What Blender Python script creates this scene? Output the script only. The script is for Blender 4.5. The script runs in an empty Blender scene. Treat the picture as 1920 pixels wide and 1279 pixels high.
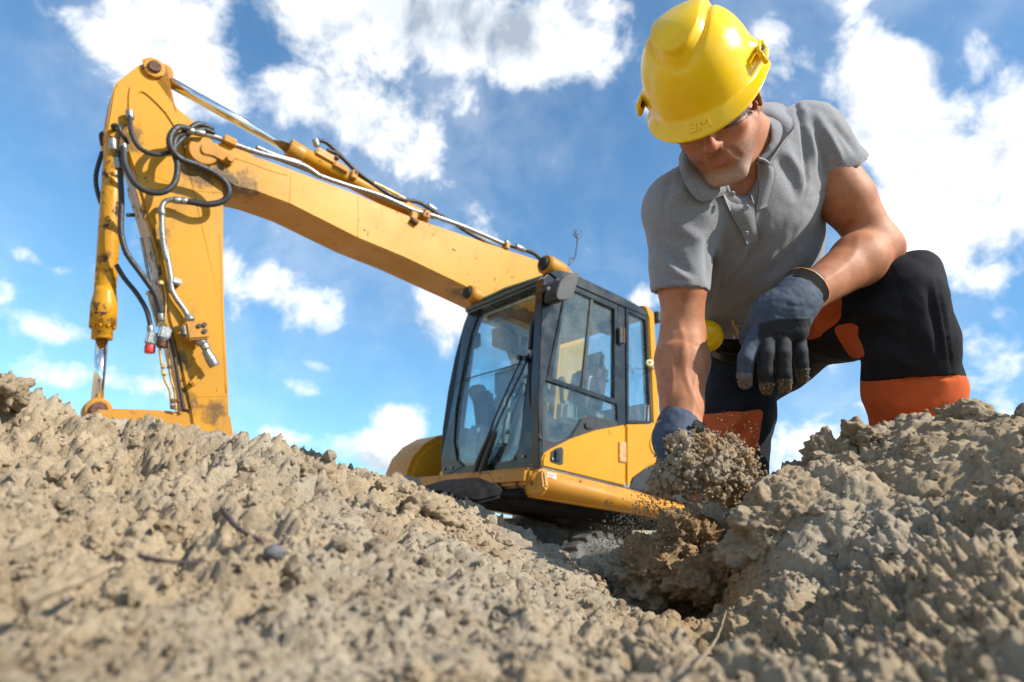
import bpy, bmesh, math, random
import numpy as np
from mathutils import Vector, Matrix
random.seed(7); rng = np.random.default_rng(7)
scene = bpy.context.scene
COL = scene.collection
# ------------------------------------------------------------------ camera
FPX = 1290.0; CX, CY = 960.0, 639.5              # focal length and centre of the photograph, in its pixels
UPC = np.array([0.10012431, -0.9403122, 0.32525082])   # world up seen from the camera (x right, y down, z forward)
UPC /= np.linalg.norm(UPC)
YWC = np.array([0, 0, 1.0]) - UPC * UPC[2]; YWC /= np.linalg.norm(YWC)
XWC = np.cross(YWC, UPC)
WM = np.array([XWC, YWC, UPC])                   # camera axes -> world axes
CAM = np.array([0.0, 0.0, 0.50])
def c2w(v): return np.asarray(v) @ WM.T
def P(px, py, d):                                # photo pixel + distance along the view axis -> world point
    return c2w(np.array([(px - CX) / FPX, (py - CY) / FPX, 1.0]) * d) + CAM
def to_px(p):                                    # world points -> photo pixels (build time only)
    v = (np.asarray(p) - CAM) @ WM
    return v[..., 0] / v[..., 2] * FPX + CX, v[..., 1] / v[..., 2] * FPX + CY
cam = bpy.data.cameras.new('camera'); cam_ob = bpy.data.objects.new('camera', cam); COL.objects.link(cam_ob)
m3 = np.stack([c2w([1, 0, 0]), c2w([0, -1, 0]), c2w([0, 0, -1])], 1)
mw = Matrix.Identity(4)
for i in range(3):
    for j in range(3): mw[i][j] = m3[i, j]
    mw[i][3] = CAM[i]
cam_ob.matrix_world = mw
cam.sensor_width = 36; cam.lens = 36 * FPX / 1920; cam.clip_start = 0.02; cam.clip_end = 6000
cam.dof.use_dof = True; cam.dof.focus_distance = 1.62; cam.dof.aperture_fstop = 4.6
scene.camera = cam_ob
# ------------------------------------------------------------------ exposure, sun, sky
vs = scene.view_settings
vs.view_transform = 'Standard'; vs.look = 'None'; vs.exposure = 0.75; vs.gamma = 1; vs.use_curve_mapping = False
SUN = c2w(np.array([0.74, -0.62, -0.10])); SUN /= np.linalg.norm(SUN)
SUN_EL = math.asin(SUN[2]); SUN_AZ = math.atan2(SUN[0], SUN[1])
sl = bpy.data.lights.new('sun', 'SUN'); sl.energy = 4.6; sl.angle = math.radians(0.53); sl.color = (1.0, 0.93, 0.82)
so = bpy.data.objects.new('sun', sl); COL.objects.link(so)
so.rotation_euler = Vector(SUN).to_track_quat('Z', 'Y').to_euler()

world = bpy.data.worlds.new('World'); scene.world = world; world.use_nodes = True
nt = world.node_tree; nt.nodes.clear()
def N(t, **kw):
    n = nt.nodes.new(t)
    for k, v in kw.items(): setattr(n, k, v)
    return n
def mth(op, a, b=None, c=None, clamp=False):
    n = N('ShaderNodeMath', operation=op); n.use_clamp = clamp
    for i, v in enumerate((a, b, c)):
        if v is None: continue
        if isinstance(v, (int, float)): n.inputs[i].default_value = v
        else: nt.links.new(v, n.inputs[i])
    return n.outputs[0]
def vmt(op, a, b=None, c=None, out=0):
    n = N('ShaderNodeVectorMath', operation=op)
    for i, v in enumerate((a, b, c)):
        if v is None: continue
        if isinstance(v, (tuple, list, np.ndarray)): n.inputs[i].default_value = tuple(float(q) for q in v)
        else: nt.links.new(v, n.inputs[i])
    return n.outputs[out]
def noise(vec, scale, detail, rough=0.55, dist=0.0):
    n = N('ShaderNodeTexNoise'); n.inputs['Scale'].default_value = scale; n.inputs['Detail'].default_value = detail
    n.inputs['Roughness'].default_value = rough; n.inputs['Distortion'].default_value = dist
    nt.links.new(vec, n.inputs['Vector']); return n.outputs[0]
def ramp01(x, lo, hi):
    n = N('ShaderNodeMapRange', interpolation_type='SMOOTHSTEP'); n.inputs[1].default_value = lo; n.inputs[2].default_value = hi
    nt.links.new(x, n.inputs[0]); return n.outputs[0]
geo = N('ShaderNodeTexCoord').outputs['Generated']
sep = N('ShaderNodeSeparateXYZ'); nt.links.new(geo, sep.inputs[0])
az = mth('ARCTAN2', sep.outputs[0], sep.outputs[1])
el = mth('ARCSINE', sep.outputs[2])
HALF = math.radians(62)
azm = mth('SUBTRACT', mth('PINGPONG', mth('ADD', az, HALF), 2 * HALF), HALF)   # the cloud field goes on round the sky
comb = N('ShaderNodeCombineXYZ'); nt.links.new(azm, comb.inputs[0]); nt.links.new(el, comb.inputs[1])
sky2 = comb.outputs[0]
# cumulus banks: (pixel x, pixel y, half width, half height, weight)
CLOUDS = [(620,60,230,80,.75),(830,40,250,85,1.5),(1020,100,180,100,1.0),(1110,40,120,80,.8),(930,150,120,70,.5),(660,225,190,95,1.15),(560,180,120,70,.8),
 (330,90,140,110,1.0),(400,180,110,70,.8),(80,15,130,50,.7),(170,75,50,40,.6),(560,570,150,75,1.0),(490,520,90,50,.7),(650,590,80,50,.7),(640,512,60,25,.4),
 (55,480,50,28,.6),(115,505,40,20,.5),(110,622,90,36,.75),(230,715,170,36,.7),(130,712,110,26,.6),(760,780,75,42,.85),(730,865,130,60,1.0),(575,735,60,22,.55),
 (500,672,40,16,.5),(600,687,45,15,.5),(510,812,70,20,.6),(1650,140,110,110,1.3),(1610,260,90,90,1.1),(1710,290,120,140,1.2),(1790,420,150,140,1.2),(1880,330,110,170,1.2),
 (1870,510,90,60,1.0),(1700,430,80,60,.9),(1840,90,90,70,.5),(1440,60,50,60,.5),(1500,110,50,35,.45),(1850,650,110,70,.7),(1890,590,70,40,.5),(1540,830,110,40,.65),(1460,880,90,40,.6),
 (1205,560,45,35,.8),(1210,190,35,25,.45),(1150,215,40,18,.35),(1450,790,60,25,.4),(1640,760,60,20,.4),(250,20,60,60,.3),(1960,150,120,120,.6),(-90,300,150,100,.5),(-120,650,120,60,.5),
 (1300,-120,200,90,.5),(500,-130,260,90,.7),(1000,-110,240,90,.9),(1700,-90,160,90,.5)]
GREY = [(830,40,240,75,1.25),(700,30,150,55,.8),(960,45,130,60,.7),(690,265,110,38,.35),(1840,470,90,60,.4),(950,20,110,40,.5),(600,615,80,25,.3)]
def field(lst):
    tot = None
    for (x, y, rx, ry, wgt) in lst:
        d = P(x, y, 1.0) - CAM; d /= np.linalg.norm(d)
        dx = P(x + 1, y, 1.0) - CAM; dx /= np.linalg.norm(dx)
        s = math.acos(min(1, float(d @ dx)))                     # radians per pixel here
        a0, e0 = math.atan2(d[0], d[1]), math.asin(d[2])
        sa = max(0.2, math.cos(e0)) / (rx * s); se = 1.0 / (ry * s)
        v = vmt('MULTIPLY_ADD', sky2, (sa, se, 0), (-a0 * sa, -e0 * se, 0))
        l = vmt('LENGTH', v, out=1)
        q = mth('MULTIPLY', mth('SUBTRACT', 1.25, l, clamp=True), wgt)
        tot = q if tot is None else mth('MAXIMUM', mth('MULTIPLY_ADD', q, 0.35, tot), q)
    return tot
bank = mth('MINIMUM', field(CLOUDS), 1.35)
greyf = mth('MINIMUM', field(GREY), 1.2)
warp = N('ShaderNodeTexNoise'); warp.inputs['Scale'].default_value = 3.0; warp.inputs['Detail'].default_value = 3; nt.links.new(geo, warp.inputs['Vector'])
wv = vmt('MULTIPLY_ADD', warp.outputs['Color'], (.16, .16, .16), geo)
n1 = noise(wv, 6.5, 11, 0.60)
n2 = noise(vmt('ADD', wv, tuple(SUN * 0.035)), 6.5, 5, 0.58)
n3 = noise(geo, 2.2, 5, 0.5)
dens = mth('ADD', mth('MULTIPLY', bank, 0.70), mth('ADD', mth('MULTIPLY_ADD', n1, 3.5, -1.82), mth('MULTIPLY_ADD', n3, 0.35, -0.175)))
mask = ramp01(dens, 0.05, 0.72)
thin = mth('MULTIPLY', ramp01(mth('ADD', mth('MULTIPLY', n3, 1.0), mth('MULTIPLY', n1, 0.55)), 0.68, 1.08), 0.28)
mask = mth('MAXIMUM', mask, thin)
lit = mth('MULTIPLY_ADD', mth('SUBTRACT', n1, n2), 3.2, 0.70, clamp=True)
thick = ramp01(dens, 0.35, 1.25)
shade = mth('SUBTRACT', lit, mth('MULTIPLY', greyf, 0.42), clamp=True)
shade = mth('SUBTRACT', shade, mth('MULTIPLY', thick, 0.10), clamp=True)
cr = N('ShaderNodeValToRGB'); e = cr.color_ramp.elements
e[0].position = 0.0; e[0].color = (.28, .33, .40, 1); e[1].position = 0.80; e[1].color = (.80, .80, .80, 1)
k = e.new(0.40); k.color = (.53, .57, .61, 1)
nt.links.new(shade, cr.inputs[0])
sky = N('ShaderNodeTexSky', sky_type='NISHITA'); sky.sun_disc = False
sky.sun_elevation = SUN_EL; sky.sun_rotation = SUN_AZ; sky.altitude = 100; sky.air_density = 1.0; sky.dust_density = 0.6; sky.ozone_density = 2.2
skc = vmt('MULTIPLY', sky.outputs[0], (.080, .118, .128))
mx = N('ShaderNodeMix', data_type='RGBA'); nt.links.new(mask, mx.inputs[0]); nt.links.new(skc, mx.inputs[6]); nt.links.new(cr.outputs[0], mx.inputs[7])
bg = N('ShaderNodeBackground'); nt.links.new(mx.outputs[2], bg.inputs[0]); bg.inputs[1].default_value = 1.0
wo = N('ShaderNodeOutputWorld'); nt.links.new(bg.outputs[0], wo.inputs[0])
world.cycles.sampling_method = 'MANUAL'; world.cycles.sample_map_resolution = 512

scene.cycles.max_bounces = 7; scene.cycles.diffuse_bounces = 3; scene.cycles.glossy_bounces = 3; scene.cycles.transparent_max_bounces = 14; scene.cycles.caustics_reflective = False; scene.cycles.caustics_refractive = False
# ------------------------------------------------------------------ materials
def srgb(r, g, b): return tuple(((c / 255) / 12.92 if c <= 10 else ((c / 255 + .055) / 1.055) ** 2.4) for c in (r, g, b))
class MB:
    def __init__(self, name, rough=.5, metal=0.0):
        self.m = bpy.data.materials.new(name); self.m.use_nodes = True
        self.t = self.m.node_tree; self.b = self.t.nodes['Principled BSDF']
        self.b.inputs['Roughness'].default_value = rough; self.b.inputs['Metallic'].default_value = metal
        self.co = self.t.nodes.new('ShaderNodeTexCoord').outputs['Object']
    def n(self, t, **kw):
        x = self.t.nodes.new(t)
        for k, v in kw.items(): setattr(x, k, v)
        return x
    def l(self, a, b): self.t.links.new(a, b)
    def noise(self, scale, detail=4, rough=.55, vec=None, stretch=None, out=0):
        x = self.n('ShaderNodeTexNoise'); x.inputs['Scale'].default_value = scale; x.inputs['Detail'].default_value = detail; x.inputs['Roughness'].default_value = rough
        v = vec or self.co
        if stretch:
            mp = self.n('ShaderNodeMapping'); mp.inputs['Scale'].default_value = stretch; self.l(v, mp.inputs[0]); v = mp.outputs[0]
        self.l(v, x.inputs['Vector']); return x.outputs[out]
    def ramp(self, f, lo, hi, a=0., b=1.):
        x = self.n('ShaderNodeMapRange', interpolation_type='SMOOTHSTEP')
        for i, v in enumerate((lo, hi, a, b)): x.inputs[i + 1].default_value = v
        self.l(f, x.inputs[0]); return x.outputs[0]
    def mix(self, f, a, b, blend='MIX'):
        x = self.n('ShaderNodeMix', data_type='RGBA', blend_type=blend)
        for s, v in ((x.inputs[0], f), (x.inputs[6], a), (x.inputs[7], b)):
            if isinstance(v, (int, float)): s.default_value = v
            elif isinstance(v, tuple): s.default_value = v + (1,) if len(v) == 3 else v
            else: self.l(v, s)
        return x.outputs[2]
    def math(self, op, a, b, clamp=False):
        x = self.n('ShaderNodeMath', operation=op); x.use_clamp = clamp
        for i, v in enumerate((a, b)):
            if isinstance(v, (int, float)): x.inputs[i].default_value = v
            else: self.l(v, x.inputs[i])
        return x.outputs[0]
    def attr(self, name):
        x = self.n('ShaderNodeAttribute', attribute_name=name); return x
    def base(self, c):
        if isinstance(c, tuple): self.b.inputs['Base Color'].default_value = c + (1,)
        else: self.l(c, self.b.inputs['Base Color'])
        return self
    def rough(self, f): self.l(f, self.b.inputs['Roughness']); return self
    def bump(self, h, strength=.3, dist=.01):
        x = self.n('ShaderNodeBump'); x.inputs['Strength'].default_value = strength; x.inputs['Distance'].default_value = dist
        self.l(h, x.inputs['Height']); self.l(x.outputs[0], self.b.inputs['Normal']); return self
def paint_mat(name, base, chips=.0, dirt=.35, rough=.36, stains=()):
    m = MB(name, rough)
    big = m.noise(1.6, 5, .6); fine = m.noise(16, 6, .65); streak = m.noise(7, 5, .6, stretch=(1, 1, .18))
    c = m.mix(m.ramp(big, .35, .7), base, tuple(v * .84 for v in base))
    c = m.mix(m.math('MULTIPLY', m.ramp(streak, .52, .75), dirt), c, (.23, .13, .045))
    scr = m.noise(90, 3, .7)
    c = m.mix(m.math('MULTIPLY', m.ramp(scr, .62, .75), .25), c, (.30, .18, .07))
    for ctr, rad in stains:                          # oily grime where hoses and pins leak
        vm = m.n('ShaderNodeVectorMath', operation='DISTANCE'); m.l(m.co, vm.inputs[0]); vm.inputs[1].default_value = tuple(float(q) for q in ctr)
        sm = m.math('ADD', m.ramp(vm.outputs['Value'], rad, rad * .1), m.math('MULTIPLY', m.math('SUBTRACT', m.noise(11, 8, .72), .5), 1.9))
        c = m.mix(m.math('MULTIPLY', m.ramp(sm, .52, 1.0), .8), c, (.050, .030, .015))
    if chips > 0:
        cm = m.math('MULTIPLY', m.ramp(fine, .68 - .16 * chips, .70 - .16 * chips), m.ramp(m.noise(2.3, 3), .45, .55))
        c = m.mix(cm, c, (.055, .028, .018)); 
        m.rough(m.math('ADD', m.math('MULTIPLY', cm, .4), m.ramp(big, .3, .7, rough - .06, rough + .14)))
    else: m.rough(m.ramp(big, .3, .7, rough - .06, rough + .14))
    m.base(c); m.bump(m.noise(40, 4), .06, .004); m.b.inputs['Specular IOR Level'].default_value = .28
    return m.m
YEL = (.50, .232, .009)
M = {}
M['yellow'] = paint_mat('machine_yellow', YEL, .12)
M['yellow_chipped'] = paint_mat('machine_yellow_chipped', YEL, .95, .5)
M['yellow_clean'] = paint_mat('machine_yellow_door', (.54, .255, .010), .05, .2, .3)
M['yellow_dirty'] = paint_mat('machine_yellow_dirty', (.46, .205, .02), .45, .9, .45)
def simple(name, c, rough=.5, metal=0., var=.25, sc=20, bump=0.1):
    m = MB(name, rough, metal); n = m.noise(sc, 5)
    m.base(m.mix(m.ramp(n, .3, .7), tuple(v * (1 - var) for v in c), tuple(min(1, v * (1 + var)) for v in c)))
    m.rough(m.ramp(m.noise(sc * .6, 4), .3, .7, max(.03, rough - .1), min(1, rough + .12)))
    if bump: m.bump(m.noise(sc * 4, 3), bump, .003)
    return m.m
M['black_paint'] = simple('cab_black_paint', (.009, .010, .012), .25, 0, .3, 8, .04)
M['black_plastic'] = simple('black_plastic', (.012, .0125, .014), .48)
M['dusty_black'] = simple('dusty_black_plastic', (.010, .010, .011), .85, 0, .5, 14, .2); M['dusty_black'].node_tree.nodes['Principled BSDF'].inputs['Specular IOR Level'].default_value = .12
M['rubber'] = simple('hose_rubber', (.018, .018, .020), .55, 0, .3, 60)
M['steel'] = simple('zinc_steel', (.27, .27, .26), .42, .85, .25, 40)
M['chrome'] = simple('chromed_rod', (.72, .72, .73), .10, 1., .06, 5, 0)
M['rust'] = simple('rusty_steel', (.10, .045, .025), .8, .1, .5, 40)
M['brass'] = simple('aged_brass', (.45, .28, .10), .4, .8)
M['red_plastic'] = simple('red_cap', (.55, .03, .03), .4)
M['grey_plastic'] = simple('grey_interior', (.20, .21, .22), .6)
M['seat_fabric'] = simple('seat_fabric', (.08, .085, .095), .9, 0, .3, 150)
M['headliner'] = simple('pale_headliner', (.55, .55, .52), .85)
M['tyre'] = simple('dusty_tyre', (.085, .08, .072), .85, 0, .45, 12)
M['decal'] = simple('pale_decal', (.62, .55, .50), .5, 0, .1)
M['decal_red'] = simple('red_print', (.55, .10, .06), .5, 0, .1)
M['lens'] = simple('lamp_lens', (.55, .56, .58), .08, .7, .05, 5, 0)
M['plug'] = simple('cream_plug', (.75, .62, .36), .45, 0, .1)
def glass_mat(name, tint, refl=1.0):
    m = bpy.data.materials.new(name); m.use_nodes = True; t = m.node_tree; t.nodes.clear()
    o = t.nodes.new('ShaderNodeOutputMaterial'); mx = t.nodes.new('ShaderNodeMixShader')
    tr = t.nodes.new('ShaderNodeBsdfTransparent'); tr.inputs[0].default_value = tint + (1,)
    gl = t.nodes.new('ShaderNodeBsdfGlossy'); gl.inputs['Roughness'].default_value = .02
    lw = t.nodes.new('ShaderNodeLayerWeight'); lw.inputs[0].default_value = .5
    pw = t.nodes.new('ShaderNodeMath'); pw.operation = 'POWER'; t.links.new(lw.outputs['Facing'], pw.inputs[0]); pw.inputs[1].default_value = 3.2
    sc = t.nodes.new('ShaderNodeMath'); sc.operation = 'MULTIPLY_ADD'; t.links.new(pw.outputs[0], sc.inputs[0]); sc.inputs[1].default_value = .55 * refl; sc.inputs[2].default_value = .035
    no = t.nodes.new('ShaderNodeTexNoise'); no.inputs['Scale'].default_value = 5; no.inputs['Detail'].default_value = 6
    ad = t.nodes.new('ShaderNodeMath'); ad.operation = 'MULTIPLY_ADD'; t.links.new(no.outputs[0], ad.inputs[0]); ad.inputs[1].default_value = .05
    t.links.new(sc.outputs[0], ad.inputs[2])
    df = t.nodes.new('ShaderNodeBsdfDiffuse'); df.inputs[0].default_value = (.42, .40, .36, 1)
    m2 = t.nodes.new('ShaderNodeMixShader'); mr = t.nodes.new('ShaderNodeMapRange'); t.links.new(no.outputs[0], mr.inputs[0])
    mr.inputs[1].default_value = .42; mr.inputs[2].default_value = .75; mr.inputs[3].default_value = .015; mr.inputs[4].default_value = .13
    t.links.new(mr.outputs[0], m2.inputs[0]); t.links.new(tr.outputs[0], m2.inputs[1]); t.links.new(df.outputs[0], m2.inputs[2])
    t.links.new(ad.outputs[0], mx.inputs[0]); t.links.new(m2.outputs[0], mx.inputs[1]); t.links.new(gl.outputs[0], mx.inputs[2])
    t.links.new(mx.outputs[0], o.inputs[0]); return m
M['glass'] = glass_mat('tinted_glass', (.87, .96, .97))
M['glass_dark'] = glass_mat('dark_tinted_glass', (.74, .84, .85))

# ------------------------------------------------------------------ object helpers
def link(name, me, mat=None, parent=None, **props):
    o = bpy.data.objects.new(name, me); COL.objects.link(o)
    if mat is not None and me is not None: me.materials.append(M[mat] if isinstance(mat, str) else mat)
    if parent is not None: o.parent = parent
    for k, v in props.items(): o[k] = v
    return o
def mesh_np(name, v, f, smooth=True):
    me = bpy.data.meshes.new(name)
    v = np.asarray(v, dtype=np.float32)
    if isinstance(f, np.ndarray):
        k = f.shape[1]; me.vertices.add(len(v)); me.vertices.foreach_set('co', v.ravel())
        me.loops.add(f.size); me.loops.foreach_set('vertex_index', f.astype(np.int32).ravel())
        me.polygons.add(len(f)); me.polygons.foreach_set('loop_start', np.arange(0, f.size, k, dtype=np.int32))
        me.update(calc_edges=True)
    else: me.from_pydata([tuple(map(float, q)) for q in v], [], f)
    me.validate()
    me.polygons.foreach_set('use_smooth', np.full(len(me.polygons), smooth)); me.update()
    return me
def bm_mesh(bm, name, smooth=False):
    me = bpy.data.meshes.new(name); bmesh.ops.recalc_face_normals(bm, faces=bm.faces[:]); bm.to_mesh(me); bm.free()
    if smooth: me.polygons.foreach_set('use_smooth', np.full(len(me.polygons), True))
    return me
def set_attr(me, name, arr):
    a = me.attributes.new(name, 'FLOAT', 'POINT'); a.data.foreach_set('value', np.asarray(arr, dtype=np.float32))
def catmull(pts, n=8, closed=False):
    p = np.asarray(pts, float); L = len(p); out = []
    rngi = range(L if closed else L - 1)
    for i in rngi:
        if closed: a, b, c, d = p[(i - 1) % L], p[i], p[(i + 1) % L], p[(i + 2) % L]
        else: a, b, c, d = p[max(i - 1, 0)], p[i], p[i + 1], p[min(i + 2, L - 1)]
        for t in np.arange(n) / n:
            out.append(.5 * ((2 * b) + (c - a) * t + (2 * a - 5 * b + 4 * c - d) * t * t + (3 * b - a - 3 * c + d) * t ** 3))
    if not closed: out.append(p[-1])
    return np.array(out)
def tube_vf(path, rad, sides=12, caps=True):
    path = np.asarray(path, float); n = len(path); rad = np.broadcast_to(np.asarray(rad, float), (n,))
    tan = np.gradient(path, axis=0); tan /= np.linalg.norm(tan, axis=1)[:, None] + 1e-12
    up = np.array([0, 0, 1.0]) if abs(tan[0][2]) < .9 else np.array([1.0, 0, 0])
    nrm = np.cross(tan[0], up); nrm /= np.linalg.norm(nrm); v = []
    for i in range(n):
        nrm = nrm - tan[i] * (nrm @ tan[i]); nrm /= np.linalg.norm(nrm); bn = np.cross(tan[i], nrm)
        a = np.arange(sides) * 2 * np.pi / sides
        v.append(path[i] + rad[i] * (np.cos(a)[:, None] * nrm + np.sin(a)[:, None] * bn))
    v = np.concatenate(v); f = []
    for i in range(n - 1):
        for j in range(sides): f.append((i * sides + j, i * sides + (j + 1) % sides, (i + 1) * sides + (j + 1) % sides, (i + 1) * sides + j))
    if caps: f.append(tuple(range(sides - 1, -1, -1))); f.append(tuple(range((n - 1) * sides, n * sides)))
    return v, f
def join_vf(parts):
    V, F, o = [], [], 0
    for v, f in parts:
        V.append(np.asarray(v)); F += [tuple(int(i) + o for i in q) for q in f]; o += len(v)
    return np.concatenate(V), F
def tube(name, path, rad, mat, parent, sides=12, label=None):
    v, f = tube_vf(path, rad, sides); me = mesh_np(name, v, f)
    for p in me.polygons:
        if len(p.vertices) > 4: p.use_smooth = False
    o = link(name, me, mat, parent)
    if label: o['label'] = label
    return o
# ------------------------------------------------------------------ numpy noise
def _h(ix, iy, iz, s):
    n = (ix * 374761393 + iy * 668265263 + iz * 2147483647 + s * 974634777) & 0xFFFFFFFF
    n = ((n ^ (n >> 13)) * 1274126177) & 0xFFFFFFFF
    n = ((n ^ (n >> 16)) * 2246822519) & 0xFFFFFFFF
    return (n ^ (n >> 15)) & 0xFFFFFFFF
def vnoise(p, seed=0):                            # smooth value noise, about -1..1
    p = np.asarray(p, float); i = np.floor(p).astype(np.int64); f = p - i; u = f * f * f * (f * (f * 6 - 15) + 10); r = 0
    for dx in (0, 1):
        for dy in (0, 1):
            for dz in (0, 1):
                w = (u[:, 0] if dx else 1 - u[:, 0]) * (u[:, 1] if dy else 1 - u[:, 1]) * (u[:, 2] if dz else 1 - u[:, 2])
                r = r + w * (_h(i[:, 0] + dx, i[:, 1] + dy, i[:, 2] + dz, seed) / 2147483648.0 - 1)
    return r
def fbm(p, o=4, seed=0, g=.5):
    a, t = 1., 0.
    for k in range(o): t = t + a * vnoise(p * 2.03 ** k + k * 17.3, seed + k); a *= g
    return t
def worley(p, seed=0, gap=False):                            # distance to the nearest of one jittered point per cell, and that cell's own number
    p = np.asarray(p, float); i = np.floor(p).astype(np.int64); best = np.full(len(p), 9.); cid = np.zeros(len(p)); sec = np.full(len(p), 9.)
    for dx in (-1, 0, 1):
        for dy in (-1, 0, 1):
            for dz in (-1, 0, 1):
                c = i + np.array([dx, dy, dz]); h = _h(c[:, 0], c[:, 1], c[:, 2], seed)
                j = np.stack([(h & 1023), ((h >> 10) & 1023), ((h >> 20) & 1023)], 1) / 1023.0
                d = np.sum((c + j - p) ** 2, 1); m = d < best
                sec = np.where(m, best, np.minimum(sec, d)); best[m] = d[m]; cid[m] = ((h[m] >> 7) & 255) / 255.0
    return (np.sqrt(best), cid, np.sqrt(sec) - np.sqrt(best)) if gap else (np.sqrt(best), cid)
# ================================================================== ground: dug sandy soil
# (pixel x, pixel y, distance) of places on the soil surface
GC = [(-300,1400,.32),(0,1279,.34),(480,1279,.36),(960,1279,.38),(1440,1300,.42),(1920,1279,.40),(2300,1300,.40),
 (0,1130,.46),(250,1100,.50),(550,1130,.52),(850,1170,.52),(1080,1210,.54),(1270,1240,.56),
 (-100,950,.66),(100,960,.66),(350,960,.70),(600,990,.76),(800,1040,.80),(1000,1110,.82),(1130,1165,.74),
 (-250,800,.98),(0,840,.92),(200,860,.92),(420,880,.98),(620,930,1.05),(820,990,1.12),(980,1050,1.2),
 (-300,720,1.25),(-100,730,1.2),(20,752,1.14),(150,785,1.16),(300,785,1.2),(430,812,1.26),(510,862,1.32),(620,880,1.42),(760,916,1.56),(880,956,1.70),(1010,998,1.52),(1075,1036,1.36),(1130,1086,1.20),(1200,1140,1.02),(1280,1198,.86),(1345,1240,.72),
 (1190,1150,1.35),(1260,1180,1.16),(1330,1180,1.10),(1300,1105,1.36),(1372,1120,1.26),(1180,1075,1.62),(1250,1030,1.56),(1310,985,1.52),(1365,948,1.50),
 (1405,1000,1.14),(1430,1100,.96),(1405,1190,.80),(1500,1240,.55),(1460,940,1.24),(1430,922,1.42),(1540,880,1.36),(1600,840,1.38),(1650,812,1.42),(1720,806,1.42),(1790,775,1.34),(1880,768,1.26),(1960,735,1.22),(2150,700,1.2),
 (1550,980,1.04),(1700,900,1.10),(1850,860,1.02),(2000,850,.95),(1600,1100,.76),(1780,1040,.76),(1920,1020,.70),(2150,1020,.7),(1700,1200,.56),(1900,1150,.52)]
gp = [P(*q) for q in GC]
def polar(az, r, z): gp.append(np.array([math.sin(math.radians(az)) * r, math.cos(math.radians(az)) * r, z]))
for a, r, z in [(-42,1.9,.55),(-30,1.9,.50),(-20,2.1,.44),(-10,2.3,.38),(-3,2.5,.38),(4,2.5,.40),(10,2.0,.60),(14,1.9,.70),(18,1.7,.735),(22,1.72,.74),(26,1.75,.74),(30,1.75,.745),(36,1.7,.76),(44,1.7,.72),(14,2.2,.62),(20,2.15,.68),(28,2.2,.66),(38,2.2,.62),(50,1.5,.72),(60,1.2,.68),(-55,1.5,.66),(-65,1.1,.62)]: polar(a, r, z)
for a in range(-180, 180, 30):
    polar(a, 3.3, .12 if abs(a) > 40 else .15); polar(a, 4.2, .03); polar(a, 6, 0); polar(a, 9, 0); polar(a, 14, 0)
for a in (-170, -140, -110, -85, 85, 110, 140, 170): polar(a, .3, .38); polar(a, .8, .46); polar(a, 1.6, .5)
gp = np.array(gp)
def plog(x, y):
    r = np.hypot(x, y); return np.stack([np.arctan2(x, y), np.log(np.maximum(r, .05))], -1)
def tps_fit(X, z, lam=.0008):
    d = np.linalg.norm(X[:, None] - X[None], axis=2); K = np.where(d > 0, d * d * np.log(d + 1e-12), 0) + lam * np.eye(len(X))
    Q = np.c_[np.ones(len(X)), X]; A = np.block([[K, Q], [Q.T, np.zeros((3, 3))]])
    return np.linalg.solve(A, np.r_[z, 0, 0, 0])
_gx = plog(gp[:, 0], gp[:, 1]); _z = gp[:, 2]
_gx2 = np.concatenate([_gx, _gx + [2 * np.pi, 0], _gx - [2 * np.pi, 0]]); _z2 = np.r_[_z, _z, _z]
_k = np.abs(_gx2[:, 0]) < np.pi * 1.35; _gx2, _z2 = _gx2[_k], _z2[_k]
_w = tps_fit(_gx2, _z2)
def ground_z(x, y):
    X = plog(x, y); out = np.empty(len(X))
    for s in range(0, len(X), 20000):
        q = X[s:s + 20000]; d = np.linalg.norm(q[:, None] - _gx2[None], axis=2)
        out[s:s + 20000] = (np.where(d > 0, d * d * np.log(d + 1e-12), 0) @ _w[:-3]) + _w[-3] + q @ _w[-2:]
    r = np.hypot(x, y); k = np.clip((r - 3.6) / 2.4, 0, 1); k = k * k * (3 - 2 * k)
    f = np.clip((r - 15) / 9, 0, 1)
    return out * (1 - k) + 2.6 * f * f * (3 - 2 * f)         # added far bank, hides the bright sky gap under the machine
def clumps(p, amp):                                # lumps within lumps; returns height and a per-lump tone
    w = p + .03 * np.stack([fbm(p / .09, 2, 31), fbm(p / .09, 2, 41), fbm(p / .09, 2, 51)], 1)
    w2 = p + .010 * np.stack([fbm(p / .03, 2, 32), fbm(p / .03, 2, 42), fbm(p / .03, 2, 52)], 1)
    a, ca, ga = worley(w / .105, 1, True); b, cb, gb = worley((w + w2 - p) / .045, 2, True); c, cc, gc = worley(w2 / .0195, 3, True); d, cd, gd = worley(w2 / .0085, 4, True)
    sel = .5 + .5 * np.clip(fbm(p / .22, 2, 77) * 1.6, -1, 1)
    def lump(f1, ci, gp_, e): k = np.clip(gp_ / e, 0, 1); return (ci - .5) * .55 + (k * (2 - k) - 1) * .62 + (.5 - f1) * .75      # clods with crevices between them
    h = .026 * lump(a, ca, ga, .42) + .0150 * lump(b, cb, gb, .42) * (.55 + .6 * sel) + .0070 * lump(c, cc, gc, .42) + .0026 * lump(d, cd, gd, .4)
    h += .018 * fbm(p / .30, 3, 9) + .0048 * fbm(p / .015, 4, 19, .62) + .005 * fbm(w / .04, 3, 29, .6)
    var = np.clip(.95 + 1.3 * fbm(p / .42, 2, 88), .38, 1.5)
    return h * amp * var, (ca * .3 + cb * .4 + cc * .3)
azs = np.unique(np.concatenate([np.linspace(-54, 54, 650), np.linspace(54, 306, 60)[1:-1]]))
azs = np.radians(azs)
rs = np.concatenate([np.geomspace(.06, .3, 60)[:-1], np.geomspace(.3, 2.4, 600), np.geomspace(2.4, 12, 120)[1:], np.geomspace(12, 4500, 40)[1:]])
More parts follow.
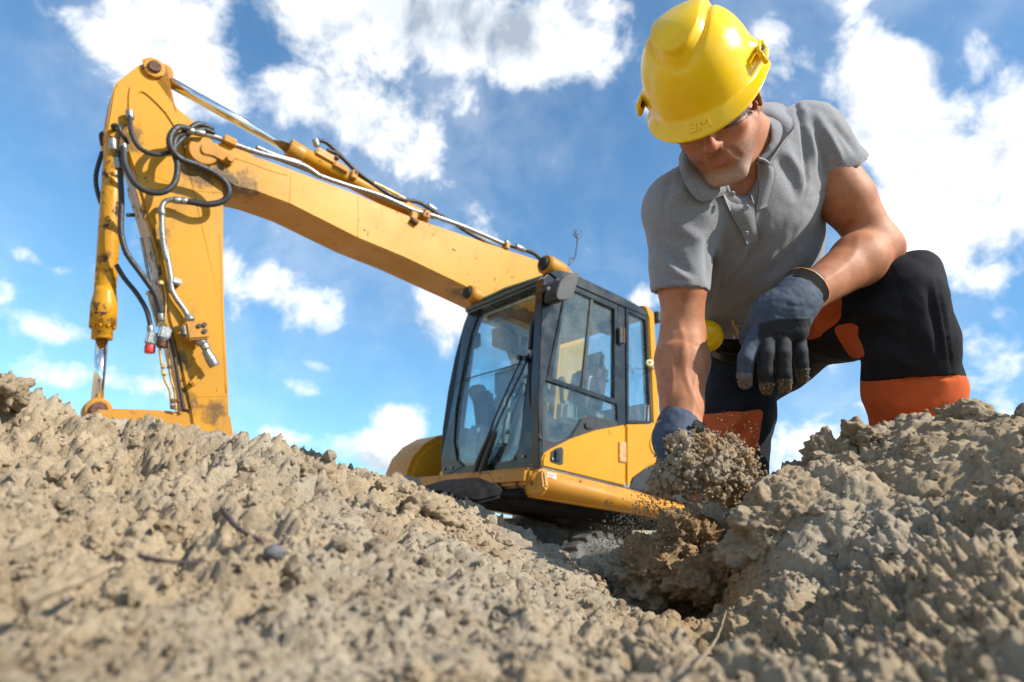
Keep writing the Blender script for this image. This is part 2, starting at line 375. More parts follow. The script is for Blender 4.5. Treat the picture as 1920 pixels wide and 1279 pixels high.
AA, RR = np.meshgrid(azs, rs)                      # rows: rings
x = (np.sin(AA) * RR).ravel(); y = (np.cos(AA) * RR).ravel()
z = ground_z(x, y)
nr, na = len(rs), len(azs)
p0 = np.stack([x, y, z], 1)
G = p0.reshape(nr, na, 3)
du = np.gradient(G, axis=0); dv = np.roll(G, -1, 1) - np.roll(G, 1, 1)
nrm = np.cross(dv, du); nrm /= np.linalg.norm(nrm, axis=2)[..., None] + 1e-12
nrm = np.where(nrm[..., 2:3] < 0, -nrm, nrm).reshape(-1, 3)
rr = RR.ravel()
act = rr < 14
h = np.zeros(len(x)); tone = np.full(len(x), .5)
amp = np.interp(rr, [.05, .25, .6, 3, 8, 14], [.25, .5, 1, 1.15, .9, .5])
h[act], tone[act] = clumps(p0[act], amp[act])
ppx, ppy = to_px(p0)
pit = np.exp(-(((ppx - 1300) / 150) ** 2 + ((ppy - 1060) / 110) ** 2)) * (np.abs(AA.ravel()) < .7) * (rr > .7) * (rr < 2.4)
p1 = p0 + nrm * h[:, None]
i0 = (np.arange(nr - 1)[:, None] * na + np.arange(na)[None]).ravel(); i1 = (np.arange(nr - 1)[:, None] * na + (np.arange(na)[None] + 1) % na).ravel()
faces = np.stack([i0, i1, i1 + na, i0 + na], 1)
vv = np.vstack([p1, [[0, 0, float(p1[:na, 2].mean())]]])
fan = np.stack([np.arange(na), np.full(na, len(p1)), (np.arange(na) + 1) % na], 1)
me = mesh_np('ground', vv, faces)
def soil_mat(name, dry=(.45, .345, .222), damp=(.27, .170, .082)):
    m = MB(name, .95)
    t = m.attr('tone').outputs['Fac']; w = m.attr('damp').outputs['Fac']
    n1 = m.noise(9, 5); n2 = m.noise(160, 4, .7); n3 = m.noise(480, 2, .7)
    c = m.mix(m.ramp(n1, .3, .72), tuple(v * .84 for v in dry), tuple(v * 1.10 for v in dry))
    c = m.mix(m.ramp(m.noise(3.1, 4), .42, .62), c, m.mix(.5, c, (.40, .36, .30)))
    c = m.mix(m.math('MULTIPLY', m.ramp(m.noise(5.3, 6, .65), .52, .66), .55), c, (.235, .160, .088))
    c = m.mix(m.ramp(t, .25, .75), m.mix(.35, c, (.20, .135, .075)), c)
    c = m.mix(m.math('MULTIPLY', m.ramp(n2, .45, .75), .5), c, (.50, .435, .34))
    c = m.mix(m.math('MULTIPLY', m.ramp(n2, .45, .30), .45), c, (.17, .125, .085))
    c = m.mix(m.math('MULTIPLY', m.ramp(n3, .64, .72), .6), c, (.62, .58, .50))
    c = m.mix(m.math('MULTIPLY', m.ramp(n3, .35, .28), .6), c, (.09, .07, .055))
    dm = m.mix(m.ramp(n2, .35, .7), damp, tuple(v * 1.7 for v in damp))
    c = m.mix(m.ramp(m.math('ADD', w, m.math('MULTIPLY', m.math('SUBTRACT', n1, .5), .5)), .25, .75), c, dm)
    m.base(c); m.b.inputs['Specular IOR Level'].default_value = .15
    m.bump(m.math('ADD', m.noise(180, 5, .8), m.math('MULTIPLY', n3, .5)), .9, .006)
    return m.m
M['soil'] = soil_mat('sandy_soil')
ground = link('ground', me, 'soil', None, kind='structure', label='loose clumpy sandy soil dug into mounds around a pit', category='ground')
set_attr(me, 'tone', np.r_[tone, .5]); set_attr(me, 'damp', np.r_[pit, 0])
# ---- surface sampler for things that lie on the soil
def soil_at(px, py, near=.25, far=3.0):
    ds = np.geomspace(near, far, 400); q = np.array([P(px, py, d) for d in ds]); g = ground_z(q[:, 0], q[:, 1])
    k = np.nonzero(q[:, 2] < g + .012)[0]
    return (q[k[0]], ds[k[0]]) if len(k) else (q[-1], far)
# ---- clods
def icos(sub):
    bm = bmesh.new(); bmesh.ops.create_icosphere(bm, subdivisions=sub, radius=1); v = np.array([q.co[:] for q in bm.verts]); f = np.array([[a.index for a in q.verts] for q in bm.faces]); bm.free(); return v, f
def clod_shape(sub, seed, rough=.55):
    v, f = icos(sub); o = np.array([seed * 7.7, seed * 3.1, seed * 1.3])
    d = .30 * fbm(v * 1.1 + o, 2, seed) 
    a, c = worley(v * 1.5 + o, seed); d = d + rough * (.55 - a) * .6
    if sub > 1: a, c = worley(v * 3.6 + o, seed + 5); d = d + rough * .30 * (.5 - a)
    if sub > 3: a, c = worley(v * 9 + o, seed + 9); d = d + rough * .13 * (.5 - a) + .03 * fbm(v * 14 + o, 3, seed)
    return v * (1 + d)[:, None], f
def rot_rand(n):
    q = rng.normal(size=(n, 4)); q /= np.linalg.norm(q, axis=1)[:, None]; w, a, b, c = q.T
    return np.stack([np.stack([1 - 2 * (b * b + c * c), 2 * (a * b - c * w), 2 * (a * c + b * w)], 1), np.stack([2 * (a * b + c * w), 1 - 2 * (a * a + c * c), 2 * (b * c - a * w)], 1), np.stack([2 * (a * c - b * w), 2 * (b * c + a * w), 1 - 2 * (a * a + b * b)], 1)], 1)
def scatter(pos, size, shapes, tone_lo=.1):
    V, F, T, o = [], [], [], 0; R = rot_rand(len(pos))
    pick = rng.integers(0, len(shapes), len(pos))
    for s, (sv, sf) in enumerate(shapes):
        k = np.nonzero(pick == s)[0]
        if not len(k): continue
        q = np.einsum('nij,vj->nvi', R[k], sv) * (size[k][:, None, None] * rng.uniform(.7, 1.25, (len(k), 1, 3))) + pos[k][:, None]
        V.append(q.reshape(-1, 3)); F.append((sf[None] + (np.arange(len(k)) * len(sv))[:, None, None] + o).reshape(-1, 3)); o += len(k) * len(sv)
        T.append(np.repeat(rng.uniform(tone_lo, 1, len(k)), len(sv)))
    return np.concatenate(V), np.concatenate(F), np.concatenate(T)
small = [clod_shape(2, s, 1.15) for s in range(8)]; tiny = [clod_shape(1, s, .9) for s in range(20, 28)]
# loose crumbs lying over the whole surface
ni = np.nonzero((np.abs(AA.ravel()) < .92) & (rr > .28) & (rr < 2.6))[0]
w = rr[ni] ** .3; w /= w.sum()
k = rng.choice(ni, 6500, p=w); s = .0022 * rng.pareto(2.2, len(k)) + .0026; s = np.minimum(s, .0105) * np.interp(rr[k], [.3, .8, 2], [.6, 1, 1.15])
a = scatter(p1[k] + nrm[k] * (s * .25)[:, None], s, small); da = pit[k]
k2 = rng.choice(ni, 13000, p=w); s2 = rng.uniform(.0010, .0034, len(k2)) * np.interp(rr[k2], [.3, .8, 2], [.6, 1, 1.15])
b = scatter(p1[k2] + nrm[k2] * (s2 * .3)[:, None], s2, tiny)
vv = np.concatenate([a[0], b[0]]); ff = np.concatenate([a[1], b[1] + len(a[0])])
me = mesh_np('soil_crumbs', vv, ff, False); link('soil_crumbs', me, 'soil', None, kind='stuff', label='loose crumbs of sandy soil lying over the mounds', category='soil')
qx, qy = to_px(vv); set_attr(me, 'tone', np.r_[a[2], b[2]]); set_attr(me, 'damp', np.exp(-(((qx - 1300) / 150) ** 2 + ((qy - 1060) / 110) ** 2)))
# ================================================================== excavator
DA = 5.4                                           # distance to the lower front left corner of its cab
FW = c2w([-0.78421326, -0.2757673, -0.55584347]); FW[2] = 0; FW /= np.linalg.norm(FW)   # machine forward, level
LW = np.cross([0, 0, 1.0], FW)                     # machine left
A0 = P(1015, 880, DA); HA = A0[2]
exc = bpy.data.objects.new('excavator', None); COL.objects.link(exc)
exc.matrix_world = Matrix(((FW[0], LW[0], 0, A0[0]), (FW[1], LW[1], 0, A0[1]), (0, 0, 1, 0), (0, 0, 0, 1)))
exc['label'] = 'yellow wheeled excavator with black cab and chipped boom behind the soil mounds'; exc['category'] = 'excavator'
def loc(w): v = np.asarray(w) - np.array([A0[0], A0[1], 0]); return np.array([v @ FW, v @ LW, v[2]])    # world -> machine (forward, left, up)
CL = loc(CAM)
def onr(px, py, r):                                # pixel -> point on the machine's fore-and-aft plane r metres right of the cab's door side
    d = loc(P(px, py, 1.0)) - CL; t = (-r - CL[1]) / d[1]; return CL + d * t
def onf(px, py, f):                                # pixel -> point on the cross plane at f
    d = loc(P(px, py, 1.0)) - CL; t = (f - CL[0]) / d[0]; return CL + d * t
def zc(o, s): return lambda x, y: (o[0] + x * s, o[1] + y * s)
Z3 = zc((750, 460), .4534); Z4 = zc((140, 90), .3048); Z5 = zc((140, 440), .297); Z6 = zc((480, 220), 1 / 3.); ZF = zc((820, 500), .3283); ZS = zc((1000, 500), .3597)
def prism(name, pts, dvec, mat, parent, bevel=.008, seg=2, label=None, smooth=False):
    """closed outline (3-D points) pushed along dvec"""
    bm = bmesh.new(); d = Vector(dvec); a = [bm.verts.new(Vector(p)) for p in pts]; b = [bm.verts.new(Vector(p) + d) for p in pts]
    n = len(a); bm.faces.new(a); bm.faces.new(b[::-1])
    for i in range(n): bm.faces.new((a[i], b[i], b[(i + 1) % n], a[(i + 1) % n]))
    bmesh.ops.recalc_face_normals(bm, faces=bm.faces[:])
    if bevel:
        ed = [e for e in bm.edges if len(e.link_faces) == 2 and e.calc_face_angle(0) > .6]
        bmesh.ops.bevel(bm, geom=ed, offset=bevel, segments=seg, affect='EDGES', clamp_overlap=True)
    me = bm_mesh(bm, name, smooth); o = link(name, me, mat, parent)
    if label: o['label'] = label
    return o
def side(name, zf, pts, r0, r1, mat, parent, bevel=.008, curve=0, label=None):
    q = [onr(*zf(*p), r0) for p in pts]
    if curve: q = catmull(q, curve, True)
    return prism(name, q, (0, -(r1 - r0), 0), mat, parent, bevel, label=label)
def box(name, c, s, mat, parent, bevel=.01, rot=None, label=None):
    bm = bmesh.new(); bmesh.ops.create_cube(bm, size=1); bmesh.ops.scale(bm, vec=Vector(s), verts=bm.verts[:])
    if bevel: bmesh.ops.bevel(bm, geom=bm.edges[:], offset=bevel, segments=2, affect='EDGES', clamp_overlap=True)
    if rot is not None: bmesh.ops.rotate(bm, matrix=rot, verts=bm.verts[:])
    bmesh.ops.translate(bm, vec=Vector(c), verts=bm.verts[:])
    o = link(name, bm_mesh(bm, name), mat, parent)
    if label: o['label'] = label
    return o
def cyl(name, a, b, r, mat, parent, r2=None, sides=24, bev=.0, label=None):
    a, b = np.array(a, float), np.array(b, float); r2 = r if r2 is None else r2
    if bev:
        u = (b - a) / np.linalg.norm(b - a); path = [a, a + u * bev * .3, a + u * bev, b - u * bev, b - u * bev * .3, b]; rad = [r - bev, r - bev * .3, r, r2, r2 - bev * .3, r2 - bev]
    else: path = [a, b]; rad = [r, r2]
    return tube(name, path, rad, mat, parent, sides, label)
RB0, RB1 = 1.60, 2.08                              # boom between these planes
RS0, RS1 = 1.68, 2.00                              # stick
# ---- boom
top = [(400,262),(440,268),(480,292),(667,363),(780,410),(1007,487)]
bot = [(870,537),(757,483),(670,447),(543,383),(480,360),(440,350),(405,322)]
tp = [onr(*p, RB0) for p in top]; bp = [onr(*p, RB0) for p in bot]
t1, t2 = onr(1062, 507, RB0), onr(975, 588, RB0)
tail = [t1, t1 + [-.30, 0, -.30], t1 + [-.42, 0, -1.1], np.array([t1[0] - .42, -RB0, HA + .15]), np.array([t1[0] - .10, -RB0, HA + .15]), t2 + [-.40, 0, -.60], t2]
tpin = onr(*Z4(790, 640), RB0)
nose = [tpin + np.array([math.cos(a), 0, math.sin(a)]) * .125 for a in np.radians([250, 215, 180, 145, 110])]
outline = tp[1:] + tail + bp[:-1] + nose
BM = paint_mat('boom_yellow', YEL, .2, .45, .36, [(onr(*Z4(1010, 870), RB0), .42), (onr(*Z4(900, 800), RB0), .30), (onr(*Z4(730, 600), RB0), .16), (onr(*Z6(1150, 960), RB0 + .2), .35)])
boom = prism('boom', outline, (0, -(RB1 - RB0), 0), BM, exc, .012, 2)
for zf, p0_, p1_ in ((Z6, (190, 300), (190, 500)), (Z6, (572, 440), (572, 680))):      # weld seams
    pass
cyl('boom_boss', tpin + [0, .03, 0], tpin + [0, -.52, 0], .125, 'yellow_dirty', boom, bev=.012, sides=32)
tq = onr(*Z4(955, 685), RB0 - .05)
prism('pin_keeper', catmull([onr(*Z4(*p), RB0 - .045) for p in [(775,610),(800,580),(860,605),(960,650),(985,675),(970,715),(930,705),(850,665),(790,650)]], 3, True), (0, -.045, 0), 'yellow_dirty', boom, .008)
cyl('pin_bolt', tq, tq + [0, .03, 0], .035, 'yellow_dirty', boom, bev=.006, sides=6)
def strip(name, zf, pts, r, w, h, mat, parent):
    q = catmull([onr(*zf(*p), r) for p in pts], 4); return tube(name, q, w, mat, parent, 6)
strip('weld_seam', Z6, [(197,320),(192,400),(188,475)], RB0 + .001, .0035, 0, 'yellow', boom)
strip('weld_seam', Z6, [(572,450),(574,560),(572,676)], RB0 + .001, .0035, 0, 'yellow', boom)
strip('weld_seam', Z6, [(1480,790),(1400,880),(1340,975)], RB0 + .001, .0035, 0, 'yellow', boom)
strip('weld_seam', Z4, [(985,680),(1080,710),(1200,755),(1310,785)], RB0 + .004, .008, 0, 'yellow', boom)
# ---- stick
sp = [(262,120),(219,154),(212,170),(199,250),(222,268),(240,285),(255,330),(280,410),(300,480),(312,560),(318,600),(330,640),(357,770),(372,860),(400,960),(440,960),(434,860),(430,800),(428,720),(421,600),(419,480),(419,350),(412,290),(395,260),(367,230),(337,206),(326,194),(316,160),(308,140)]
so_ = [onr(*p, RS0) for p in sp]
pt = onr(288, 130, RS0)
so_ += [pt + np.array([math.cos(a), 0, math.sin(a)]) * .098 for a in np.radians([25, 60, 95, 125])]
SM = paint_mat('stick_yellow', YEL, .22, .55, .36, [(onr(*Z4(760, 760), RS0), .30), (onr(*Z4(330, 560), RS0), .28), (onr(*Z5(640, 800), RS0), .22), (onr(*Z5(700, 1080), RS0), .22), (onr(*Z5(870, 1110), RS0), .22), (onr(*Z5(480, 60), RS0 + .1), .35)])
stick = prism('stick', so_, (0, -(RS1 - RS0), 0), SM, exc, .010, 2)
prism('stick_rib', catmull([onr(*Z4(*p), RS0 - .012) for p in [(330,330),(340,240),(390,205),(450,225),(560,310),(640,420),(690,500),(640,520),(560,400),(450,290),(400,270),(370,330),(360,420),(335,420)]], 2, True), (0, -.02, 0), 'yellow', stick, .004)
strip('weld_seam', Z4, [(440,765),(540,810),(640,850),(760,880),(900,890)], RS0 + .001, .0035, 0, 'yellow', stick)
strip('weld_seam', Z5, [(720,1025),(820,1022),(965,1020)], RS0 + .001, .0035, 0, 'yellow', stick)
strip('edge_bead', Z5, [(915,0),(925,300),(935,600),(955,1000)], RS0 + .003, .006, 0, 'yellow', stick)
cyl('stick_boss', pt + [0, .035, 0], pt + [0, -.36, 0], .088, 'yellow_dirty', stick, bev=.01, sides=32)
cyl('pin', pt + [0, .06, 0], pt + [0, .0, 0], .052, 'rust', stick, bev=.008)
# front plate wear strip
prism('front_plate', [onr(*p, RS0 + .02) + np.array([.012, 0, 0]) for p in [(258,335),(302,482),(320,602),(358,768),(352,768),(314,602),(296,482),(252,335)]], (0, -.27, 0), 'yellow_chipped', stick, 0)
# ---- bucket cylinder
RC = .5 * (RS0 + RS1)
c0, c1, c2_, c3 = onr(217, 248, RC), onr(197, 520, RC), onr(191, 640, RC), onr(181, 772, RC)
bc = cyl('bucket_cylinder', c0, c2_ + (c0 - c2_) * .22, .078, 'yellow_chipped', exc, bev=.01, sides=28)
ax = (c2_ - c0) / np.linalg.norm(c2_ - c0)
g0 = c2_ - ax * .40
tube('cylinder_head', [g0 - ax * .03, g0 + ax * .02, g0 + ax * .10, g0 + ax * .28, g0 + ax * .285, g0 + ax * .38, g0 + ax * .385], [.078, .08, .094, .096, .075, .075, .07], 'yellow_chipped', bc, 28)
for k in range(10):
    a = k * 2 * math.pi / 10; u1 = np.cross(ax, [0, 1.0, 0]); u1 /= np.linalg.norm(u1); u2 = np.cross(ax, u1); o_ = (u1 * math.cos(a) + u2 * math.sin(a)) * .085
    cyl('bolt', g0 + ax * .28 + o_, g0 + ax * .30 + o_, .011, 'yellow_chipped', bc, sides=6)
cyl('piston_rod', g0 + ax * .36, c3, .043, 'chrome', bc, sides=24)
cyl('rod_eye', c3 + [0, .10, 0], c3 + [0, -.10, 0], .095, 'yellow_dirty', bc, bev=.012, sides=28)
cyl('cylinder_eye', c0 + [0, .10, 0], c0 + [0, -.10, 0], .085, 'yellow_dirty', bc, bev=.012, sides=28)
cyl('eye_pin', c0 + [0, .13, 0], c0 + [0, .09, 0], .05, 'rust', bc, bev=.006)
cyl('pivot_pin', c3 + [0, .13, 0], c3 + [0, .09, 0], .06, 'rust', bc, bev=.006)
# ---- bucket link, bucket (behind the mound)
lk0 = onr(190, 790, RS0); lk1 = onr(420, 800, RS0)
prism('bucket_link', [onr(*p, RS0 + .02) for p in [(165,780),(185,765),(280,768),(432,778),(440,830),(300,815),(180,815)]], (0, -.26, 0), 'yellow_dirty', exc, .012)
bk = [(2.1, .95), (2.75, 1.02), (2.95, .75), (2.9, .4), (2.6, .15), (2.15, .12), (1.75, .35)]
b0 = lk1[0] - 2.35; bkt = prism('bucket', [(b0 + f, -1.35, max(.12, u)) for f, u in bk], (0, -1.0, 0), 'yellow_dirty', exc, .03)
for k in range(5): prism('tooth', [(b0 + 1.78, -1.40 - k * .21, .37), (b0 + 1.60, -1.42 - k * .21, .26), (b0 + 1.82, -1.40 - k * .21, .29)], (0, -.09, 0), 'rust', bkt, .006)
# ---- stick cylinder along the top of the boom
RK = .5 * (RB0 + RB1)
k0, k1, k2 = onr(303, 146, RK), onr(545, 281, RK), onr(800, 412, RK)
sc_ = cyl('stick_cylinder', onr(548, 282, RK), k2, .082, 'yellow', exc, bev=.012, sides=28)
cyl('piston_rod', k0, k1, .050, 'chrome', sc_)
kd = (k1 - k0) / np.linalg.norm(k1 - k0)
cyl('gland', k1 - kd * .03, k1 + kd * .13, .098, 'yellow_dirty', sc_, bev=.01, sides=28)
cyl('rod_eye', k0 + [0, .12, 0], k0 + [0, -.12, 0], .075, 'yellow_dirty', sc_, bev=.01)
for i in range(9):                                  # valve body with fittings on the cylinder
    o_ = np.array([random.uniform(-.05, .05), random.uniform(-.06, .08), random.uniform(.02, .12)]); c_ = k1 + kd * (.20 + .035 * i) + o_
    cyl('valve_fitting', c_, c_ + np.array([random.uniform(-.05, .05), random.uniform(.0, .06), random.uniform(.02, .06)]), random.uniform(.018, .034), random.choice(['yellow_dirty', 'rust', 'yellow_dirty']), sc_, bev=.004, sides=8)
vb = k1 + kd * .33
box('valve_block', vb + [0, .05, .085], (.22, .11, .09), 'yellow_dirty', sc_, .012, Matrix.Rotation(math.atan2(-kd[2], kd[0]), 3, 'Y'))
box('valve_block', vb + kd * .16 + [0, .07, .05], (.16, .09, .07), 'yellow_dirty', sc_, .012, Matrix.Rotation(math.atan2(-kd[2], kd[0]), 3, 'Y'))
# ---- hoses and pipes
def hose(zf, pts, r, rad, mat='rubber', parent=None, name='hose', n=8):
    rr_ = r if isinstance(r, (list, tuple)) else [r] * len(pts)
    return tube(name, catmull([onr(*zf(*p), q) for p, q in zip(pts, rr_)], n), rad, mat, parent or stick, 12)
hose(Z4, [(715,505),(640,488),(590,540),(592,612),(650,680),(760,722),(860,770),(930,830),(948,890),(912,942),(820,962),(700,945),(660,940)], [1.5,1.46,1.44,1.44,1.46,1.48,1.50,1.5,1.5,1.52,1.54,1.57,1.58], .027)
hose(Z4, [(300,600),(312,720),(375,835),(470,888),(560,880),(618,820),(632,720),(612,640),(620,560),(680,520),(760,470),(850,500)], [1.6,1.55,1.5,1.48,1.46,1.46,1.47,1.5,1.52,1.52,1.54,1.58], .025)
hose(Z4, [(340,420),(350,520),(400,615),(500,655),(590,635),(650,570),(700,530),(790,500),(860,525)], [1.62,1.55,1.52,1.5,1.5,1.52,1.54,1.56,1.58], .019)
hose(Z4, [(250,510),(235,480),(265,480),(285,520),(330,590)], [1.7,1.6,1.58,1.58,1.62], .017)
hose(Z4, [(268,640),(280,780),(288,950),(285,1130),(320,1270)], 1.62, .022)
hose(Z5, [(292,0),(330,120),(430,260),(510,380),(540,480),(545,520)], [1.62,1.62,1.62,1.64,1.66,1.68], .023)
hose(Z5, [(262,190),(310,270),(390,370),(450,470),(475,560),(480,610)], 1.72, .019)
hose(Z4, [(170,640),(135,760),(132,840),(150,920),(165,960)], 1.92, .018)
hose(Z4, [(318,1028),(370,1028)], 1.80, .016)
hose(Z4, [(175,520),(160,540),(170,600)], 1.9, .015)
# steel pipes
hose(Z4, [(690,940),(610,935),(560,942),(538,975),(536,1010),(540,1140),(552,1240),(565,1300)], [1.58,1.59,1.6,1.6,1.6,1.61,1.62,1.63], .022, 'steel', name='steel_pipe')
hose(Z5, [(553,0),(580,120),(605,260),(612,340),(640,400),(690,470),(722,525)], 1.63, .022, 'steel', name='steel_pipe')
for p, q, r_, z in [((655,940),(692,943),1.575,Z4),((606,935),(655,940),1.585,Z4),((530,985),(540,1030),1.60,Z4),((685,505),(735,515),1.5,Z4),((735,515),(800,530),1.53,Z4),((298,590),(312,650),1.6,Z4),((232,560),(240,630),1.62,Z4),((262,680),(272,745),1.62,Z4),((336,385),(343,440),1.63,Z4),((540,480),(546,545),1.67,Z5),((475,575),(482,625),1.72,Z5)]:
    cyl('hose_fitting', onr(*z(*p), r_), onr(*z(*q), r_), .030 if z is Z4 else .026, 'steel', stick, bev=.005, sides=12)
for pts, r_ in [([(800,530),(900,560),(1000,600),(1150,650),(1300,690),(1420,730),(1509,790)], 1.60)]:
    hose(Z4, pts, r_, .024, 'steel', boom, 'boom_pipe')
hose(Z6, [(0,168),(110,215),(240,255),(300,295),(360,330),(520,385),(700,440),(880,520),(1000,555),(1180,620),(1400,715)], 1.62, .024, 'steel', boom, 'boom_pipe')
hose(Z6, [(0,190),(200,262),(420,350),(640,430),(860,512),(1000,565)], 1.70, .020, 'steel', boom, 'boom_pipe')
hose(Z6, [(1395,712),(1480,735),(1540,755),(1580,778),(1640,840)], 1.62, .026, 'rubber', boom, 'boom_hose')
hose(Z6, [(335,130),(390,140),(450,190),(540,280),(640,370),(720,420),(850,490),(1000,560)], [1.80,1.8,1.8,1.82,1.84,1.84,1.84,1.8], .020, 'rubber', boom, 'boom_hose')
hose(Z6, [(400,185),(470,215),(560,300),(660,375),(760,440),(850,470)], 1.76, .022, 'rubber', boom, 'boom_hose')
hose(Z6, [(850,468),(920,480),(1000,530),(1100,585),(1180,640),(1300,705),(1450,770)], 1.80, .022, 'rubber', boom, 'boom_hose')
hose(Z6, [(560,330),(700,385),(850,465)], 1.85, .014, 'brass', boom, 'boom_pipe')
for p, q, r_ in [((965,495),(1010,525),1.8),((1460,725),(1510,748),1.62),((1400,700),(1425,722),1.62),((330,125),(345,165),1.8)]:
    cyl('hose_fitting', onr(*Z6(*p), r_), onr(*Z6(*q), r_), .034, 'steel', boom, bev=.005, sides=12)
for (x_, y_, w_) in [(880,560,.07),(1405,725,.05),(545,330,.06),(950,550,.08)]:
    c_ = onr(*Z6(x_, y_), 1.63); box('pipe_clamp', c_, (w_, .10, .09), 'yellow_dirty', boom, .008)
c_ = onr(*Z6(895, 588), 1.58); cyl('clamp_bolt', c_ + [.05, 0, .01], c_ + [-.03, 0, -.01], .03, 'rust', boom, bev=.006, sides=8)
c_ = onr(*Z4(950, 580), 1.60); box('pipe_clamp', c_, (.11, .10, .07), 'yellow_dirty', boom, .008)
# valve block hanging on the stick
vb0 = onr(*Z5(765, 610), 1.55); rot = Matrix.Rotation(math.radians(22), 3, 'Y')
vbk = box('valve_block', vb0, (.17, .13, .15), 'yellow_dirty', stick, .014, rot)
box('valve_port', vb0 + [.075, .0, -.02], (.05, .10, .08), 'steel', vbk, .008, rot)
for dx, dz in ((.0, .03), (-.05, .0), (-.035, .05)):
    cyl('port_plug', vb0 + [dx, .05, dz], vb0 + [dx, .08, dz], .020, 'black_plastic', vbk, sides=6, bev=.003)
cyl('coupling', onr(*Z5(735, 545), 1.58), onr(*Z5(715, 515), 1.6), .034, 'steel', vbk, bev=.006, sides=8)
for p, q, ra in [((785,655),(810,690),.048),((810,690),(835,725),.034),((828,730),(865,800),.036),((850,770),(885,830),.042)]:
    cyl('coupling', onr(*Z5(*p), 1.56), onr(*Z5(*q), 1.56), ra, 'steel', vbk, bev=.006, sides=12)
c_ = onr(*Z5(640, 300), 1.64); box('pipe_bracket', c_, (.07, .08, .05), 'steel', stick, .008)
side('mounting_tab', Z5, [(725,935),(770,885),(795,905),(790,925),(745,955)], RS0 - .045, RS0 - .02, 'yellow', stick, .003)
for (a_, b_) in ((745, 938), (780, 902)):
    c_ = onr(*Z5(a_, b_), RS0 - .047); cyl('tab_hole', c_ + [0, .003, 0], c_, .007, 'rust', stick, sides=10)
# couplers with caps on the hose ends and thin lines down the front of the stick
for x_, y_, r_, cap in ((487, 660, 1.72, 'red_plastic'), (565, 625, 1.67, 'rust')):
    c_ = onr(*Z5(x_, y_), r_); cp = box('hose_coupler', c_, (.085, .09, .10), 'steel', stick, .012)
    cyl('cap', c_ + [.0, 0, -.05], c_ + [-.012, 0, -.115], .040, cap, cp, bev=.008, sides=10)
hose(Z5, [(535,700),(550,830),(570,920),(600,985),(610,1100)], 1.68, .010, 'brass', stick, 'thin_pipe')
hose(Z5, [(590,710),(600,850),(610,920),(630,985),(640,1110)], 1.67, .010, 'brass', stick, 'thin_pipe')
hose(Z5, [(468,370),(475,420),(500,500),(520,580)], 1.70, .009, 'brass', stick, 'thin_pipe')
hose(Z5, [(560,300),(575,380),(575,470),(570,570)], 1.68, .008, 'brass', stick, 'thin_pipe')
hose(Z5, [(600,650),(635,800),(660,950),(690,1110)], 1.665, .014, 'rubber', stick, 'hose')
hose(Z5, [(420,20),(455,200),(520,560)], 1.80, .013, 'steel', stick, 'thin_pipe')
hose(Z5, [(470,20),(520,220),(560,400)], 1.72, .010, 'steel', stick, 'thin_pipe')
for x_, y_ in ((560, 830), (600, 835), (565, 875), (620, 1050), (650, 1050), (545, 305), (465, 370), (620, 1090)):
    box('line_clip', onr(*Z5(x_, y_), 1.675), (.035, .04, .03), 'brass' if x_ < 600 else 'rust', stick, .004)
# ---- cab
cab = bpy.data.objects.new('cab', None); COL.objects.link(cab); cab.parent = exc
W = 1.37
edge = [ZF(*p) for p in [(200,210),(150,330),(100,520),(60,720),(30,930),(22,1100),(30,1205)]]
eg = np.array([onr(*p, W) for p in edge]); eg = eg[np.argsort(eg[:, 2])]
def fcurve(u): return np.interp(u, eg[:, 2], np.convolve(np.pad(eg[:, 0], 1, 'edge'), [.25, .5, .25], 'valid'))
FOFF = fcurve(HA + .1)
def gfront(u): return .55 * (fcurve(u) - FOFF)
def onfront(px, py, off=0.):
    f = 0.
    for _ in range(6): q = onf(px, py, f + off); f = float(gfront(q[2]))
    return q
def front(name, pts, off, th, mat, parent, bevel=.006, curve=0, label=None):
    pp = [ZF(*p) for p in pts]
    if curve: pp = catmull(np.array(pp), curve, True)
    return prism(name, [onfront(*p, off) for p in pp], (-th, 0, 0), mat, parent, bevel, label=label)
gl_out = [(246,236),(400,172),(582,110),(562,250),(532,500),(502,700),(478,940),(462,1040),(420,1108),(300,1130),(220,1142),(150,1142),(108,1100),(92,1010),(105,800),(140,600),(190,390)]
front('windscreen', gl_out, .0, .012, 'glass', cab, 0)
def band(name, outer, inner, off, th, mat):
    o = [onfront(*ZF(*p), off) for p in outer]; i = [onfront(*ZF(*p), off) for p in inner]; return prism(name, o + i[::-1], (-th, 0, 0), mat, cab, .008)
band('front_post', [(196,208),(148,330),(98,520),(58,720),(28,930),(20,1100),(28,1206)], [(250,232),(192,392),(144,600),(108,800),(95,1000),(112,1100),(152,1142)], .015, .07, 'black_paint')
band('sill_bar', [(28,1208),(300,1172),(584,1142)], [(150,1138),(300,1126),(420,1104)], .012, .07, 'black_paint')
prism('sill_corner', [onfront(*ZF(*p), .012) for p in [(420,1104),(462,1036),(480,935),(590,935),(586,1142)]], (-.07, 0, 0), 'black_paint', cab, .006)
band('roof_bar', [(196,206),(380,128),(610,52)], [(248,238),(400,174),(590,108)], .018, .08, 'black_paint')
band('corner_post', [(580,108),(560,250),(530,500),(500,700),(474,945)], [(640,40),(626,250),(608,520),(596,760),(590,940)], .014, .07, 'black_paint')
tube('screen_split_bar', [onfront(*ZF(130, 652), .004), onfront(*ZF(480, 551), .004)], .006, 'black_plastic', cab, 6)
for x_, y_ in ((40,1155),(82,1150),(437,1093),(493,1085)):
    c_ = onfront(*ZF(x_, y_), .016); cyl('bolt', c_, c_ + [.012, 0, 0], .013, 'steel', cab, sides=10, bev=.003)
front('green_trim', [(200,205),(380,120),(600,48),(596,56),(380,130),(204,214)], .03, .05, simple('green_tinted_trim', (.10, .24, .15), .3), cab, 0)
